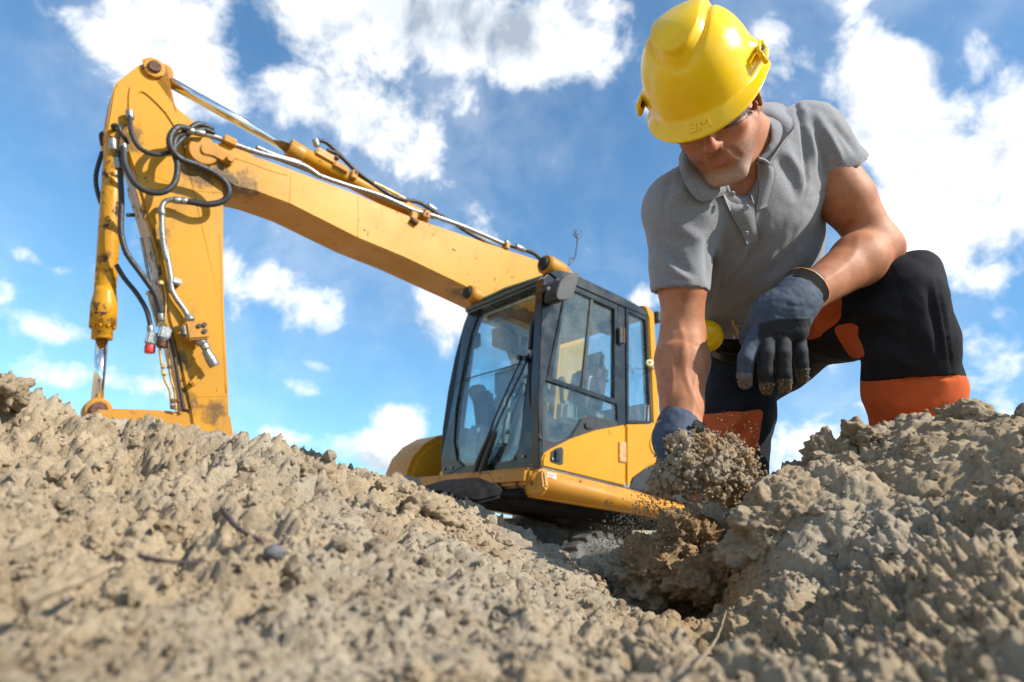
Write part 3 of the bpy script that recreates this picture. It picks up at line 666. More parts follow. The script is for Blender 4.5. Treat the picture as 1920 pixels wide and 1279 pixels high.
# side: black frame, panes, yellow door
def sd(name, pts, r0, r1, mat, parent=cab, bevel=.006, curve=0): return side(name, ZS, pts, r0, r1, mat, parent, bevel, curve)
sd('corner_post', [(52,60),(85,30),(130,25),(175,70),(165,110),(70,580),(50,640),(45,1040),(30,1042),(25,700),(40,300)], .004, .10, 'black_paint')
roof_l = sd('roof_rail', [(85,30),(130,18),(200,32),(480,165),(590,225),(598,262),(480,212),(440,195),(175,78),(120,60)], -.012, .12, 'black_paint')
door = bpy.data.objects.new('door', None); COL.objects.link(door); door.parent = cab
sd('window_frame', [(175,80),(440,197),(442,720),(66,592),(76,560),(172,108),(180,104),(98,580),(422,688),(424,222),(180,112)], .0, .05, 'black_paint', door, .003)
sd('door_frame', [(440,190),(478,208),(482,822),(440,832),(432,700)], .003, .07, 'black_paint', door)
sd('window_pane', [(180,106),(306,168),(258,634),(90,576)], .016, .022, 'glass', door, 0)
sd('window_pane', [(302,166),(428,218),(430,694),(254,634)], .026, .032, 'glass', door, 0)
sd('window_divider', [(300,162),(314,168),(266,640),(250,634)], .006, .03, 'black_plastic', door, .003)
sd('lower_pane', [(60,600),(442,722),(442,800),(330,832),(200,878),(60,950),(48,900),(50,640)], .018, .026, 'glass_dark', door, 0)
sd('lower_frame', [(44,640),(60,640),(60,900),(110,915),(200,885),(255,790),(290,775),(430,805),(445,800),(482,815),(482,824),(330,852),(200,897),(90,952),(45,1000)], .006, .05, 'black_plastic', door, .004)
sd('window_latch', [(275,815),(310,808),(322,820),(318,840),(285,845),(272,835)], -.01, .02, 'black_plastic', door, .004)
dp = sd('door_panel', [(48,1044),(48,1000),(62,970),(95,950),(200,897),(330,852),(482,824),(483,1148)], -.012, .06, 'yellow_clean', door, .012)
hd = sd('door_handle', [(88,1010),(92,965),(125,945),(150,940),(158,955),(156,1030),(140,1034),(95,1020)], -.018, .0, 'black_plastic', door, .004)
sd('handle_lever', [(118,955),(140,950),(142,1015),(116,1012)], -.034, -.016, 'black_paint', hd, .006)
c_ = onr(*ZS(100, 1003), -.02); cyl('key_lock', c_, c_ + [0, .008, 0], .010, 'steel', hd, sides=12, bev=.002)
sd('hinge', [(448,912),(488,915),(488,1022),(450,1018)], -.026, .0, simple('faded_hinge_paint', (.52, .25, .09), .5), door, .006)
sd('hinge', [(448,315),(470,312),(472,400),(450,402)], -.03, .0, 'black_plastic', door, .008)
sd('hinge_pin', [(470,318),(480,318),(480,402),(470,402)], -.034, -.01, 'rust', door, .004)
sd('centre_post', [(476,205),(500,220),(500,815),(484,820),(480,820)], .008, .08, 'black_paint')
sd('rear_frame', [(482,208),(592,258),(622,812),(606,822),(486,816),(486,800),(600,804),(606,790),(582,280),(494,238),(500,795),(486,800)], -.004, .06, 'black_paint')
sd('rear_pane', [(492,236),(584,276),(608,806),(494,800)], .014, .022, 'glass', cab, 0)
qp = sd('quarter_panel', [(486,822),(612,820),(624,808),(602,270),(588,224),(570,200),(600,204),(632,240),(652,600),(668,900),(680,1010),(590,1050),(520,1100),(498,1150),(486,1150)], -.010, .06, 'yellow_clean', cab, .012)
sd('vent_panel', [(500,1152),(522,1102),(592,1052),(680,1012),(760,990),(880,1130),(860,1270),(690,1200)], -.006, .05, 'black_plastic')
c_ = onr(*ZS(640, 930), -.012); rc = cyl('round_cover', c_, c_ + [0, .006, 0], .088, 'yellow_clean', qp, sides=32, bev=.003)
for a_ in range(4): cyl('cover_slot', c_ + [.03 + .015 * math.cos(a_ * 1.57), .004, .015 * math.sin(a_ * 1.57)], c_ + [.03 + .015 * math.cos(a_ * 1.57), .009, .015 * math.sin(a_ * 1.57)], .011, 'black_plastic', rc, sides=10)
hx = [onr(*ZS(*p), -.03) for p in [(26,1062),(45,1050),(490,1156),(905,1275),(885,1372),(640,1302),(28,1200),(16,1150)]]
rail = prism('side_rail', hx, (0, -.22, 0), 'yellow_dirty', cab, .045, 4, smooth=True)
sk = sd('sticker', [(72,1070),(120,1082),(120,1110),(72,1096)], -.0335, -.031, 'decal', rail, 0)
sd('sticker_print', [(78,1078),(112,1087),(112,1093),(78,1084)], -.0345, -.0338, 'decal_red', sk, 0); sd('sticker_print', [(78,1090),(104,1097),(104,1101),(78,1094)], -.0345, -.0338, 'decal_red', sk, 0)
# rear lamp, marker plugs
c_ = onr(*ZS(634, 268), .05); box('rear_lamp', c_, (.07, .12, .11), 'black_plastic', cab, .012)
for x_, y_ in ((604, 507), (626, 520)):
    c_ = onr(*ZS(x_, y_), -.10); d_ = np.array([.55, .75, .2]); o_ = cyl('marker_plug', c_, c_ + d_ * .03, .036, 'plug', cab, bev=.010, sides=24); cyl('plug_core', c_ + d_ * .029, c_ + d_ * .034, .014, 'brass', o_, sides=14)
cyl('plug_bracket', onr(*ZS(650, 520), 0.), onr(*ZS(620, 515), -.08), .012, 'brass', cab, sides=8)
# roof, floor, far side, rear wall
roof_z = onr(*ZS(300, 60), 0)[2]
rp = [onr(*ZS(110, 22), 0), onr(*ZS(480, 168), 0), onr(*ZS(590, 226), 0)]
rf = prism('roof', [rp[0] + [.02, 0, .0], rp[1] + [0, 0, .015], rp[2], rp[2] - [0, 0, .06], rp[0] - [0, 0, .06]], (0, -W, 0), 'black_paint', cab, .02)
prism('headliner', [rp[0] - [.10, .05, .07], rp[2] - [0, .05, .07], rp[2] - [0, .05, .11], rp[0] - [.12, .05, .12]], (0, -W + .1, 0), 'headliner', cab, .02)
fr = onr(*ZS(600, 800), 0)[0]
box('floor', (fr / 2, -W / 2, HA + .03), (abs(fr), W, .06), 'grey_plastic', cab, .01)
box('rear_wall', (fr + .0, -W / 2, HA + .42), (.06, W, .80), 'grey_plastic', cab, .02)
box('rear_window', (fr + .01, -W / 2, HA + 1.22), (.012, W - .14, .78), 'glass', cab, 0)
zt = roof_z - .05
for f_ in (-.06, -.72, fr + .04): box('far_post', (f_, -W + .03, (HA + zt) / 2), (.06, .06, zt - HA), 'black_paint', cab, .012)
box('far_panel', (fr / 2, -W + .02, HA + .25), (abs(fr) - .08, .03, .5), 'grey_plastic', cab, .01)
box('far_pane', (fr / 2, -W + .02, HA + 1.08), (abs(fr) - .12, .010, 1.14), 'glass', cab, 0)
# interior
st = bpy.data.objects.new('operator_seat', None); COL.objects.link(st); st.parent = cab
box('seat_cushion', (-.78, -.68, HA + .52), (.48, .50, .14), 'seat_fabric', st, .05)
box('seat_back', (-1.04, -.68, HA + .90), (.14, .48, .68), 'seat_fabric', st, .05, Matrix.Rotation(-.16, 3, 'Y'))
box('headrest', (-1.13, -.68, HA + 1.32), (.09, .28, .18), 'seat_fabric', st, .035)
box('seat_base', (-.80, -.68, HA + .26), (.36, .36, .40), 'black_plastic', st, .03)
for y_ in (-.36, -1.0):
    cn = box('console', (-.70, y_, HA + .62), (.52, .14, .20), 'grey_plastic', cab, .04)
    tube('joystick', catmull([(-.47, y_, HA + .70), (-.45, y_, HA + .82), (-.44, y_, HA + .93)], 4), [.020] * 4 + [.022, .026, .034, .038, .020], 'black_plastic', cn)
tube('grab_bar', catmull([(-.62, -.20, HA + .66), (-.62, -.19, HA + .90), (-.66, -.19, HA + .96), (-.86, -.19, HA + .97)], 6), .012, 'steel', cab, 8)
tube('steering_column', catmull([(-.14, -.62, HA + .08), (-.20, -.62, HA + .45), (-.30, -.62, HA + .78)], 5), .055, 'black_plastic', cab)
a_ = np.linspace(0, 2 * np.pi, 33); ring = np.stack([-.31 + .19 * np.cos(a_) * .86, -.62 + .19 * np.sin(a_), HA + .82 + .19 * np.cos(a_) * .42], 1)
sw = tube('steering_wheel', ring, .017, 'black_plastic', cab, 10)
for t_ in (0, 2.1, 4.2): tube('spoke', [(-.31, -.62, HA + .81), (-.31 + .18 * math.cos(t_) * .86, -.62 + .18 * math.sin(t_), HA + .82 + .18 * math.cos(t_) * .42)], .013, 'black_plastic', sw, 8)
mo = box('monitor', (-.16, -1.12, HA + .66), (.10, .26, .34), 'black_plastic', cab, .03, Matrix.Rotation(.3, 3, 'Y')); box('display', (-.215, -1.12, HA + .655), (.006, .20, .22), 'grey_plastic', mo, .004, Matrix.Rotation(.3, 3, 'Y'))
box('side_cabinet', (-.20, -1.15, HA + .32), (.26, .26, .36), 'grey_plastic', cab, .04)
box('pedal', (-.12, -.50, HA + .16), (.16, .10, .03), 'black_plastic', cab, .01, Matrix.Rotation(-.5, 3, 'Y')); box('pedal', (-.12, -.78, HA + .16), (.16, .10, .03), 'black_plastic', cab, .01, Matrix.Rotation(-.5, 3, 'Y'))
cyl('sun_blind', (-.12, -.20, zt - .16), (-.12, -1.12, zt - .16), .055, 'black_plastic', cab)
box('ceiling_console', (-.28, -.55, zt - .14), (.34, .66, .12), 'black_plastic', cab, .03)
box('radio', (-.98, -.30, zt - .17), (.20, .30, .07), 'black_plastic', cab, .02)
cl_ = front('mirror_inside', [(225,372),(240,380),(240,450),(215,468),(188,460),(196,440),(215,440),(222,400)], -.10, .02, 'black_plastic', cab, .003)
tube('wiper_rod', [onfront(*ZF(178, 470), -.03), onfront(*ZF(179, 640), -.03)], .008, 'black_plastic', cab, 8)
front('sun_visor', [(250,280),(262,245),(300,255),(318,280),(290,325),(262,318)], -.10, .03, simple('tan_visor', (.30, .25, .17), .7), cab, .004)
front('document_box', [(305,360),(340,342),(400,348),(420,375),(430,500),(310,455)], -.30, .10, simple('tan_box', (.26, .20, .12), .7), cab, .01)
front('manual_holder', [(168,715),(190,680),(235,668),(300,790),(250,828),(220,820)], -.15, .08, 'grey_plastic', cab, .01)
front('tall_lever', [(320,600),(430,560),(430,700),(350,770),(320,730)], -.42, .08, 'grey_plastic', cab, .02)
box('cabin_heater', (-.30, -.95, HA + .55), (.20, .22, .5), 'grey_plastic', cab, .03)
# wiper
wp = bpy.data.objects.new('wiper', None); COL.objects.link(wp); wp.parent = cab
for pts, rads in [([(212,1205),(232,1120),(300,960),(330,860),(480,525)], [.020,.034,.026,.011,.011]), ([(250,1205),(262,1140),(328,960),(350,880),(520,520)], [.022,.038,.030,.012,.012])]:
    pth = [onfront(*ZF(*p), .06 if i < 3 else .05) for i, p in enumerate(pts)]; q = catmull(pth, 5); tube('wiper_arm', q, np.interp(np.linspace(0, 4, len(q)), range(5), rads) * .8, 'black_plastic', wp, 10)
for x_, y_ in ((212,1212),(245,1212),(485,525),(520,528)):
    c_ = onfront(*ZF(x_, y_), .05); cyl('wiper_joint', c_, c_ + [.05, 0, 0], .024, 'steel' if y_ > 1000 else 'black_plastic', wp, bev=.005, sides=14)
tube('wiper_blade', catmull([onfront(*ZF(*p), .035) for p in [(520,500),(526,640),(530,780),(560,900),(590,990)]], 5), .012, 'black_plastic', wp, 8)
tube('wiper_blade', catmull([onfront(*ZF(*p), .045) for p in [(632,0),(618,70),(600,160),(580,240),(545,330),(530,470)]], 5), np.linspace(.016, .022, 26), 'black_paint', wp, 8)
front('corner_cap', [(545,270),(560,200),(590,90),(612,60),(640,20),(636,60),(600,200),(570,300)], .05, .05, 'black_paint', cab, .008)
box('wiper_motor', onfront(*ZF(565, 300), .02), (.05, .06, .07), 'rust', cab, .01)
mi = prism('side_mirror', catmull([onr(*ZS(*p), -.05) for p in [(58,190),(62,140),(95,78),(160,58),(172,72),(150,150),(132,188),(100,196)]], 3, True), (0, .16, 0), 'black_plastic', cab, .02)
sd('mirror_arm', [(70,110),(90,100),(92,118),(76,126)], -.2, -.02, 'black_plastic', cab, .006)
# work lamps on the roof
for x_, y_, L_ in ((1017, 494, .34), (874, 549, .30)):
    c_ = onr(x_, y_, .10 if x_ > 950 else W - .12) if x_ < 950 else onr(x_, y_, .12)
    lm = tube('work_lamp', [c_ + [-.02, 0, 0], c_ + [-.08, 0, 0], c_ + [-.2, 0, -.005], c_ + [-L_, 0, -.03], c_ + [-L_ - .02, 0, -.03]], [.085, .092, .085, .055, .02], 'yellow_dirty', cab, 24)
    tube('lamp_bezel', [c_ + [-.03, 0, 0], c_ + [.006, 0, 0], c_ + [.006, 0, 0], c_ + [-.012, 0, 0]], [.062, .062, .048, .044], 'black_plastic', lm, 24); cyl('lamp_lens', c_ + [-.015, 0, 0], c_ + [.004, 0, 0], .044, 'lens', lm, sides=20)
# front lower: fender, bracket
side('step_box', Z3, [(170,1020),(240,985),(330,958),(400,985),(440,1040),(330,1068),(240,1062)], -.0, .5, 'dusty_black', cab, .03)
prism('front_skirt', [onf(*Z3(*p), .07) for p in [(172,1025),(170,1000),(330,955),(425,960),(440,1035),(350,1070),(215,1050)]], (-.3, 0, 0), 'dusty_black', cab, .03)
br_ = prism('tie_bracket', [onf(*Z3(*p), .05) for p in [(428,965),(590,930),(598,1000),(580,1032),(450,1048),(432,1040)]], (-.05, 0, 0), 'yellow_dirty', cab, .015)
tube('bracket_hole', catmull([onf(*Z3(*p), .052) for p in [(490,1020),(480,990),(495,968),(515,972),(520,995),(505,1018)]], 4, True), .012, 'rust', br_, 8); cyl('bracket_eye', onf(*Z3(500, 993), .045), onf(*Z3(500, 993), .053), .045, 'rust', br_)
for x_, y_ in ((462, 972), (548, 985)): c_ = onf(*Z3(x_, y_), .05); cyl('bolt', c_, c_ + [.012, 0, 0], .02, 'rust', br_, sides=8, bev=.003)
tube('frayed_rope', catmull([onf(*Z3(*p), .09) for p in [(290,990),(340,950),(370,945),(395,985),(420,1015),(380,1025)]], 6), .012, simple('dry_root', (.16, .11, .07), .9), cab, 8)
# antenna wire on the roof
aw = [(1757,830),(1790,800),(1803,740),(1808,690),(1800,660),(1800,632)]
tube('bent_wire', catmull([onr(*Z6(*p), .6) for p in aw], 6), .007, 'black_plastic', cab, 6)
for t_ in ([(1803,700),(1820,675),(1836,668)], [(1806,680),(1785,660),(1790,640)], [(1790,800),(1770,790),(1760,815)], [(1808,660),(1825,655),(1830,638)]):
    tube('bent_wire', catmull([onr(*Z6(*p), .6) for p in t_], 4), .005, 'black_plastic', cab, 6)
# ---- upper body: right-hand housing, engine deck, counterweight
rh = [onr(*Z3(*p), 1.95) for p in [(32,1000),(40,930),(65,870),(110,820),(170,785),(230,775),(230,1010)]]
rb_ = prism('front_housing', rh, (0, -.55, 0), 'yellow', exc, .05, 4)
prism('housing_window', [onr(*Z3(*p), 1.94) for p in [(38,1000),(44,975),(100,958),(172,945),(172,1000)]], (0, -.01, 0), 'glass_dark', rb_, 0)
deck = box('engine_deck', (fr - .45, -1.25, HA + .30), (.85, 2.4, .85), 'yellow', exc, .06)
cwt = prism('counterweight', [(fr - .80, -.1, HA - .12), (fr - 1.15, -.1, HA - .10), (fr - 1.30, -.1, HA + .2), (fr - 1.15, -.1, HA + .72), (fr - .85, -.1, HA + .75)], (0, -2.3, 0), 'yellow', exc, .08, 4)
box('deck_plate', ((fr) / 2 - .5, -1.25, HA - .06), (abs(fr) + 1.2, 2.4, .14), 'yellow_dirty', exc, .03)
box('boom_foot', (t1[0] - .28, -1.84, HA + .3), (.6, .62, .5), 'yellow', exc, .04)
cyl('slew_ring', (-1.5, -1.25, HA - .32), (-1.5, -1.25, HA - .12), .62, 'black_plastic', exc, sides=40)
# ---- undercarriage
ch = box('chassis', (-2.0, -1.25, HA - .48), (3.0, .8, .36), 'black_plastic', exc, .05)
box('added_dark_underbody', (-.9, -.65, HA - .20), (2.0, 1.1, .10), 'dusty_black', ch, .03)  # dark plate added below the deck to carry the underbody's black and shadow
def wheel(f, y, zc_, ra=.52, wd=.30):
    e_ = bpy.data.objects.new('wheel', None); COL.objects.link(e_); e_.parent = exc; e_.location = (f, y, zc_)
    prof = [(-.5,.60),(-.5,.82),(-.44,.94),(-.30,.985),(.30,.985),(.44,.94),(.5,.82),(.5,.60)]; n = 40; v, fc = [], []
    for k in range(n):
        a = 2 * math.pi * k / n
        for (w_, q) in prof: v.append((math.cos(a) * q * ra, w_ * wd, math.sin(a) * q * ra))
    m_ = len(prof)
    for k in range(n):
        for j in range(m_): fc.append((k * m_ + j, k * m_ + (j + 1) % m_, ((k + 1) % n) * m_ + (j + 1) % m_, ((k + 1) % n) * m_ + j))
    ty = link('tyre', mesh_np('tyre', v, fc), 'tyre', e_); parts = []
    for k in range(22):
        for s_ in (-1, 1):
            a = 2 * math.pi * (k + (.5 if s_ > 0 else 0)) / 22; t_ = np.array([-math.sin(a), 0, math.cos(a)]); r_ = np.array([math.cos(a), 0, math.sin(a)]); y_ = np.array([0, 1., 0])
            lug = [];
            for (w0, sh, wt) in ((.02, 0, .045), (.5, .05, .05)):
                for hh in (.95, 1.045):
                    for q in (-.5, .5): lug.append(r_ * hh * ra * (1 if w0 < .3 else .965) + t_ * (sh + q * wt * 1.4) + y_ * s_ * w0 * wd)
            parts.append((lug, [(0,1,3,2),(4,6,7,5),(0,2,6,4),(1,5,7,3),(2,3,7,6),(0,4,5,1)]))
    v2, f2 = join_vf(parts); link('tread', mesh_np('tread', v2, f2, False), 'tyre', ty)
    rm = tube('rim', [(0, -wd * .5, 0), (0, -wd * .3, 0), (0, wd * .3, 0), (0, wd * .5, 0), (0, wd * .46, 0), (0, wd * .2, 0)], [ra * .62, ra * .58, ra * .58, ra * .62, ra * .55, ra * .30], 'yellow_dirty', e_, 28)
    for k in range(10):
        a = 2 * math.pi * k / 10; cyl('wheel_nut', (math.cos(a) * ra * .36, wd * .2, math.sin(a) * ra * .36), (math.cos(a) * ra * .36, wd * .3, math.sin(a) * ra * .36), .018, 'rust', rm, sides=6)
    return e_
for f in (-.89, -3.2):
    wheel(f, -.28, .48, .47); wheel(f, -2.2, .48, .47); cyl('axle', (f, -.3, .56), (f, -2.2, .56), .11, 'black_plastic', ch)
# ================================================================== person
class Vol:
    def __init__(s, lo, hi, h):
        s.lo = np.array(lo, float); s.h = h; s.n = np.ceil((np.array(hi) - s.lo) / h).astype(int) + 1; s.f = np.full(s.n, .2, np.float32)
    def region(s, lo, hi):
        a = np.clip(np.floor((np.array(lo) - s.lo) / s.h).astype(int), 0, s.n); b = np.clip(np.ceil((np.array(hi) - s.lo) / s.h).astype(int) + 1, 0, s.n)
        if np.any(b <= a): return None
        g = np.stack(np.meshgrid(*[s.lo[i] + s.h * np.arange(a[i], b[i]) for i in range(3)], indexing='ij'), -1)
        return tuple(slice(a[i], b[i]) for i in range(3)), g
    def put(s, lo, hi, fn, k=.01, op='add'):
        m = k + 3 * s.h; r = s.region(np.array(lo) - m, np.array(hi) + m)
        if r is None: return
        sl_, g = r; d = fn(g).astype(np.float32); f = s.f[sl_]
        if op == 'add':
            hh = np.clip(.5 + .5 * (f - d) / k, 0, 1); s.f[sl_] = f + (d - f) * hh - k * hh * (1 - hh)
        else:                                     # cut
            d = -d; hh = np.clip(.5 - .5 * (f - d) / k, 0, 1); s.f[sl_] = f + (d - f) * hh + k * hh * (1 - hh)
    def cone(s, a, b, ra, rb, k=.01, op='add', flat=None, clip=None):
        a, b = np.asarray(a, float), np.asarray(b, float); r = max(ra, rb)
        ba = b - a; L = max(ba @ ba, 1e-12)
        def fn(g):
            p = g - a; t = np.clip((p @ ba) / L, 0, 1); q = p - t[..., None] * ba
            rad = ra + (rb - ra) * t
            if flat is not None:
                ax, sc = flat; c = q @ ax; q = q + (c * (1 / sc - 1))[..., None] * ax; d_ = np.sqrt(np.einsum('...i,...i', q, q)); return (d_ - rad) * min(1, sc)
            d_ = np.sqrt(np.einsum('...i,...i', q, q)) - rad
            return d_ if clip is None else np.maximum(d_, (g - clip[0]) @ clip[1])
        R_ = r * (max(1, flat[1]) if flat else 1)
        s.put(np.minimum(a, b) - R_, np.maximum(a, b) + R_, fn, k, op)
    def ell(s, c, ax, rad, k=.01, op='add'):      # ax: 3x3 rows = local axes
        c = np.asarray(c, float); rad = np.asarray(rad, float); ax = np.asarray(ax, float)
        def fn(g):
            q = (g - c) @ ax.T; l0 = np.sqrt(np.sum((q / rad) ** 2, -1)); l1 = np.sqrt(np.sum((q / rad ** 2) ** 2, -1)) + 1e-9; return l0 * (l0 - 1) / l1
        e_ = np.sqrt(((ax.T * rad) ** 2).sum(1)); s.put(c - e_, c + e_, fn, k, op)
    def sections(s, secs, lat, k=.02, n=5):       # body of elliptical cross-sections (centre, half width, half depth)
        pts = np.array([q[0] for q in secs]); 
        for i in range(len(secs) - 1):
            for t in np.arange(n + 1) / n:
                c = pts[i] * (1 - t) + pts[i + 1] * t; w_ = secs[i][1] * (1 - t) + secs[i + 1][1] * t; d_ = secs[i][2] * (1 - t) + secs[i + 1][2] * t
                u_ = pts[i + 1] - pts[i]; L = np.linalg.norm(u_); u_ = u_ / L; l_ = lat - u_ * (lat @ u_); l_ /= np.linalg.norm(l_)
                s.ell(c, [l_, np.cross(u_, l_), u_], (w_, d_, max(L * .75, .07)), k)
    def mesh(s):
        f = s.f; ins = f < 0; n = s.n
        c = np.zeros(n - 1, np.int8)
        for dx in (0, 1):
            for dy in (0, 1):
                for dz in (0, 1): c += ins[dx:n[0] - 1 + dx, dy:n[1] - 1 + dy, dz:n[2] - 1 + dz]
        act = np.argwhere((c > 0) & (c < 8)); idx = np.full(n - 1, -1, np.int64); idx[tuple(act.T)] = np.arange(len(act))
        acc = np.zeros((len(act), 3)); cnt = np.zeros(len(act))
        cor = [(0,0,0),(1,0,0),(0,1,0),(1,1,0),(0,0,1),(1,0,1),(0,1,1),(1,1,1)]
        for a, b in ((0,1),(2,3),(4,5),(6,7),(0,2),(1,3),(4,6),(5,7),(0,4),(1,5),(2,6),(3,7)):
            A_, B_ = np.array(cor[a]), np.array(cor[b]); va = f[tuple((act + A_).T)]; vb_ = f[tuple((act + B_).T)]
            m = (va < 0) != (vb_ < 0); t = np.where(m, va / np.where(m, va - vb_, 1), 0)
            acc += np.where(m[:, None], A_ + t[:, None] * (B_ - A_), 0); cnt += m
        V = s.lo + (act + acc / cnt[:, None]) * s.h; F = []
        for ax in range(3):
            e = [0, 0, 0]; e[ax] = 1; sl_a = tuple(slice(0, n[i] - e[i]) for i in range(3)); sl_b = tuple(slice(e[i], n[i]) for i in range(3))
            x_ = np.argwhere(ins[sl_a] != ins[sl_b]); u, v = [(1, 2), (2, 0), (0, 1)][ax]
            x_ = x_[(x_[:, u] > 0) & (x_[:, v] > 0)]
            x_ = x_[np.all(x_ < n - 1, axis=1)]
            du_ = np.eye(3, dtype=int)[u]; dv_ = np.eye(3, dtype=int)[v]
            q = np.stack([idx[tuple((x_ - du_ - dv_).T)], idx[tuple((x_ - dv_).T)], idx[tuple(x_.T)], idx[tuple((x_ - du_).T)]], 1)
            flip = ins[tuple(x_.T)]; q[~flip] = q[~flip][:, ::-1]; F.append(q)
        F = np.concatenate(F); F = F[np.all(F >= 0, 1)]
        return V, F
def relax(V, F, it=2, lam=.5):
    e = np.concatenate([F[:, [0, 1]], F[:, [1, 2]], F[:, [2, 3]], F[:, [3, 0]]]); e = np.concatenate([e, e[:, ::-1]])
    deg = np.bincount(e[:, 0], minlength=len(V))[:, None]
    for _ in range(it):
        a = np.stack([np.bincount(e[:, 0], V[e[:, 1], i], len(V)) for i in range(3)], 1) / np.maximum(deg, 1); V = V + lam * (a - V)
    return V
def normals(V, F):
    n = np.cross(V[F[:, 2]] - V[F[:, 0]], V[F[:, 3]] - V[F[:, 1]]); o = np.zeros_like(V)
    for i in range(4):
        for k in range(3): o[:, k] += np.bincount(F[:, i], n[:, k], len(V))
    return o / (np.linalg.norm(o, axis=1)[:, None] + 1e-12)
def unit(v): v = np.asarray(v, float); return v / np.linalg.norm(v)
def seg_dist(px, py, pts):                        # pixel distance to a polyline and how far along it
    best = np.full(len(px), 1e9); sgn = np.zeros(len(px)); tt = np.zeros(len(px)); n = len(pts) - 1
    for i in range(n):
        a, b = np.array(pts[i], float), np.array(pts[i + 1], float); d = b - a; L2 = d @ d
        t = np.clip(((px - a[0]) * d[0] + (py - a[1]) * d[1]) / L2, 0, 1); qx = px - a[0] - t * d[0]; qy = py - a[1] - t * d[1]; D = np.hypot(qx, qy); m = D < best
        best[m] = D[m]; sgn[m] = np.sign(d[0] * qy - d[1] * qx)[m]; tt[m] = ((i + t) / n)[m]
    return best, sgn, tt
FK = 1.0
def folds(V, Nn, lst):                            # ridges (+) and creases (-) pressed into the cloth facing the lens
    px, py = to_px(V); face = np.clip(-(Nn @ unit(c2w([.3, -.05, 1]))) * 2 + .3, 0, 1); off = np.zeros(len(V))
    for pts, wd, am in lst:
        d, s_, t = seg_dist(px, py, catmull(np.array(pts, float), 4)); off += am * FK * np.exp(-(d / wd) ** 2) * np.sin(np.pi * np.clip(t * .96 + .02, 0, 1)) ** .6
    return V + Nn * (off * face)[:, None]
def inpoly(px, py, poly):
    r = np.zeros(len(px), bool); n = len(poly)
    for i in range(n):
        x1, y1 = poly[i]; x2, y2 = poly[(i + 1) % n]
        if y1 == y2: continue
        m = ((py < y1) != (py < y2)) & (px < (x2 - x1) * (py - y1) / (y2 - y1) + x1); r ^= m
    return r
# ---- joints
RSH, LSH = P(1278, 392, 1.47), P(1512, 262, 1.55)
REL, RWR = P(1280, 632, 1.44), P(1278, 806, 1.31)
LEL, LWR = P(1646, 462, 1.52), P(1508, 558, 1.38)
NB = P(1398, 292, 1.50); PEL = P(1440, 640, 1.92); WAI = P(1424, 575, 1.80); RIB = P(1402, 465, 1.66); CHE = P(1396, 380, 1.56)
RHI, LHI = P(1390, 650, 1.92), P(1488, 622, 1.90)
RKN, LKN = P(1377, 915, 1.70), P(1688, 572, 1.50)
LAN = P(1722, 870, 1.62); RAN = RKN + np.array([.05, .40, .03])
lat = unit(LSH - RSH)                              # towards his left
# head frame
HO = P(1335.5, 207.3, 1.392); vw = unit(CAM - HO); mdn = c2w([math.sin(.339), math.cos(.339), 0]); mdn = unit(mdn - vw * (mdn @ vw))
E_ = .181; hu = math.sin(E_) * vw - math.cos(E_) * mdn; hf = math.cos(E_) * vw + math.sin(E_) * mdn; hl = np.cross(hf, hu)
if hl @ lat < 0: hl = -hl
YAW = .193; hf2 = math.cos(YAW) * hf - math.sin(YAW) * hl; hl = math.cos(YAW) * hl + math.sin(YAW) * hf; hf = hf2
HAX = np.array([hl, hf, hu])                       # rows: his left, forward, up
def H(x, y, z): return HO + x * hl + y * hf + z * hu
def hax(yaw=0, pitch=0, roll=0):
    r = Matrix.Rotation(yaw, 3, 'Z') @ Matrix.Rotation(pitch, 3, 'X') @ Matrix.Rotation(roll, 3, 'Y'); return np.array(r).T @ HAX
def body_arms(v, o=0.):
    # right arm
    v.cone(RSH, RSH * .4 + REL * .6, .056 + o, .0475 + o, .02); v.cone(RSH * .4 + REL * .6, REL, .0475 + o, .043 + o, .02)
    a = REL * .72 + RWR * .28; v.cone(REL, a, .044 + o, .052 + o, .02); v.cone(a, REL * .25 + RWR * .75, .052 + o, .040 + o, .02); v.cone(REL * .25 + RWR * .75, RWR, .040 + o, .036 + o, .015)
    v.cone(REL * .9 + RWR * .1 + lat * -.012, REL * .5 + RWR * .5 + lat * -.018, .036, .030, .02)
    # left arm
    v.cone(LSH, LSH * .45 + LEL * .55, .062 + o, .058 + o, .02); v.cone(LSH * .45 + LEL * .55, LEL, .058 + o, .045 + o, .02)
    b = LEL * .72 + LWR * .28; v.cone(LEL, b, .047 + o, .055 + o, .025); v.cone(b, LWR, .055 + o, .034 + o, .02)
    v.cone(LEL, P(1664, 468, 1.52), .040, .032, .02)
pts = np.array([RSH, LSH, RWR, LWR, LEL, HO, PEL, RKN, LKN, LAN, RAN, H(0, 0, .2)])
bv = Vol(pts.min(0) - .16, pts.max(0) + .16, .0042)
# torso, legs (inside the clothes)
bv.sections([(PEL, .16, .11), (WAI, .145, .095), (RIB, .155, .105), (CHE, .165, .10), (NB * .7 + CHE * .3, .11, .075)], lat, .03, 4)
bv.cone(RSH, LSH, .052, .052, .03)
bv.cone(RHI, RKN, .075, .055, .03); bv.cone(LHI, LKN, .080, .058, .03); bv.cone(LKN, LAN, .056, .04, .02); bv.cone(RKN, RAN, .056, .04, .02)
body_arms(bv)
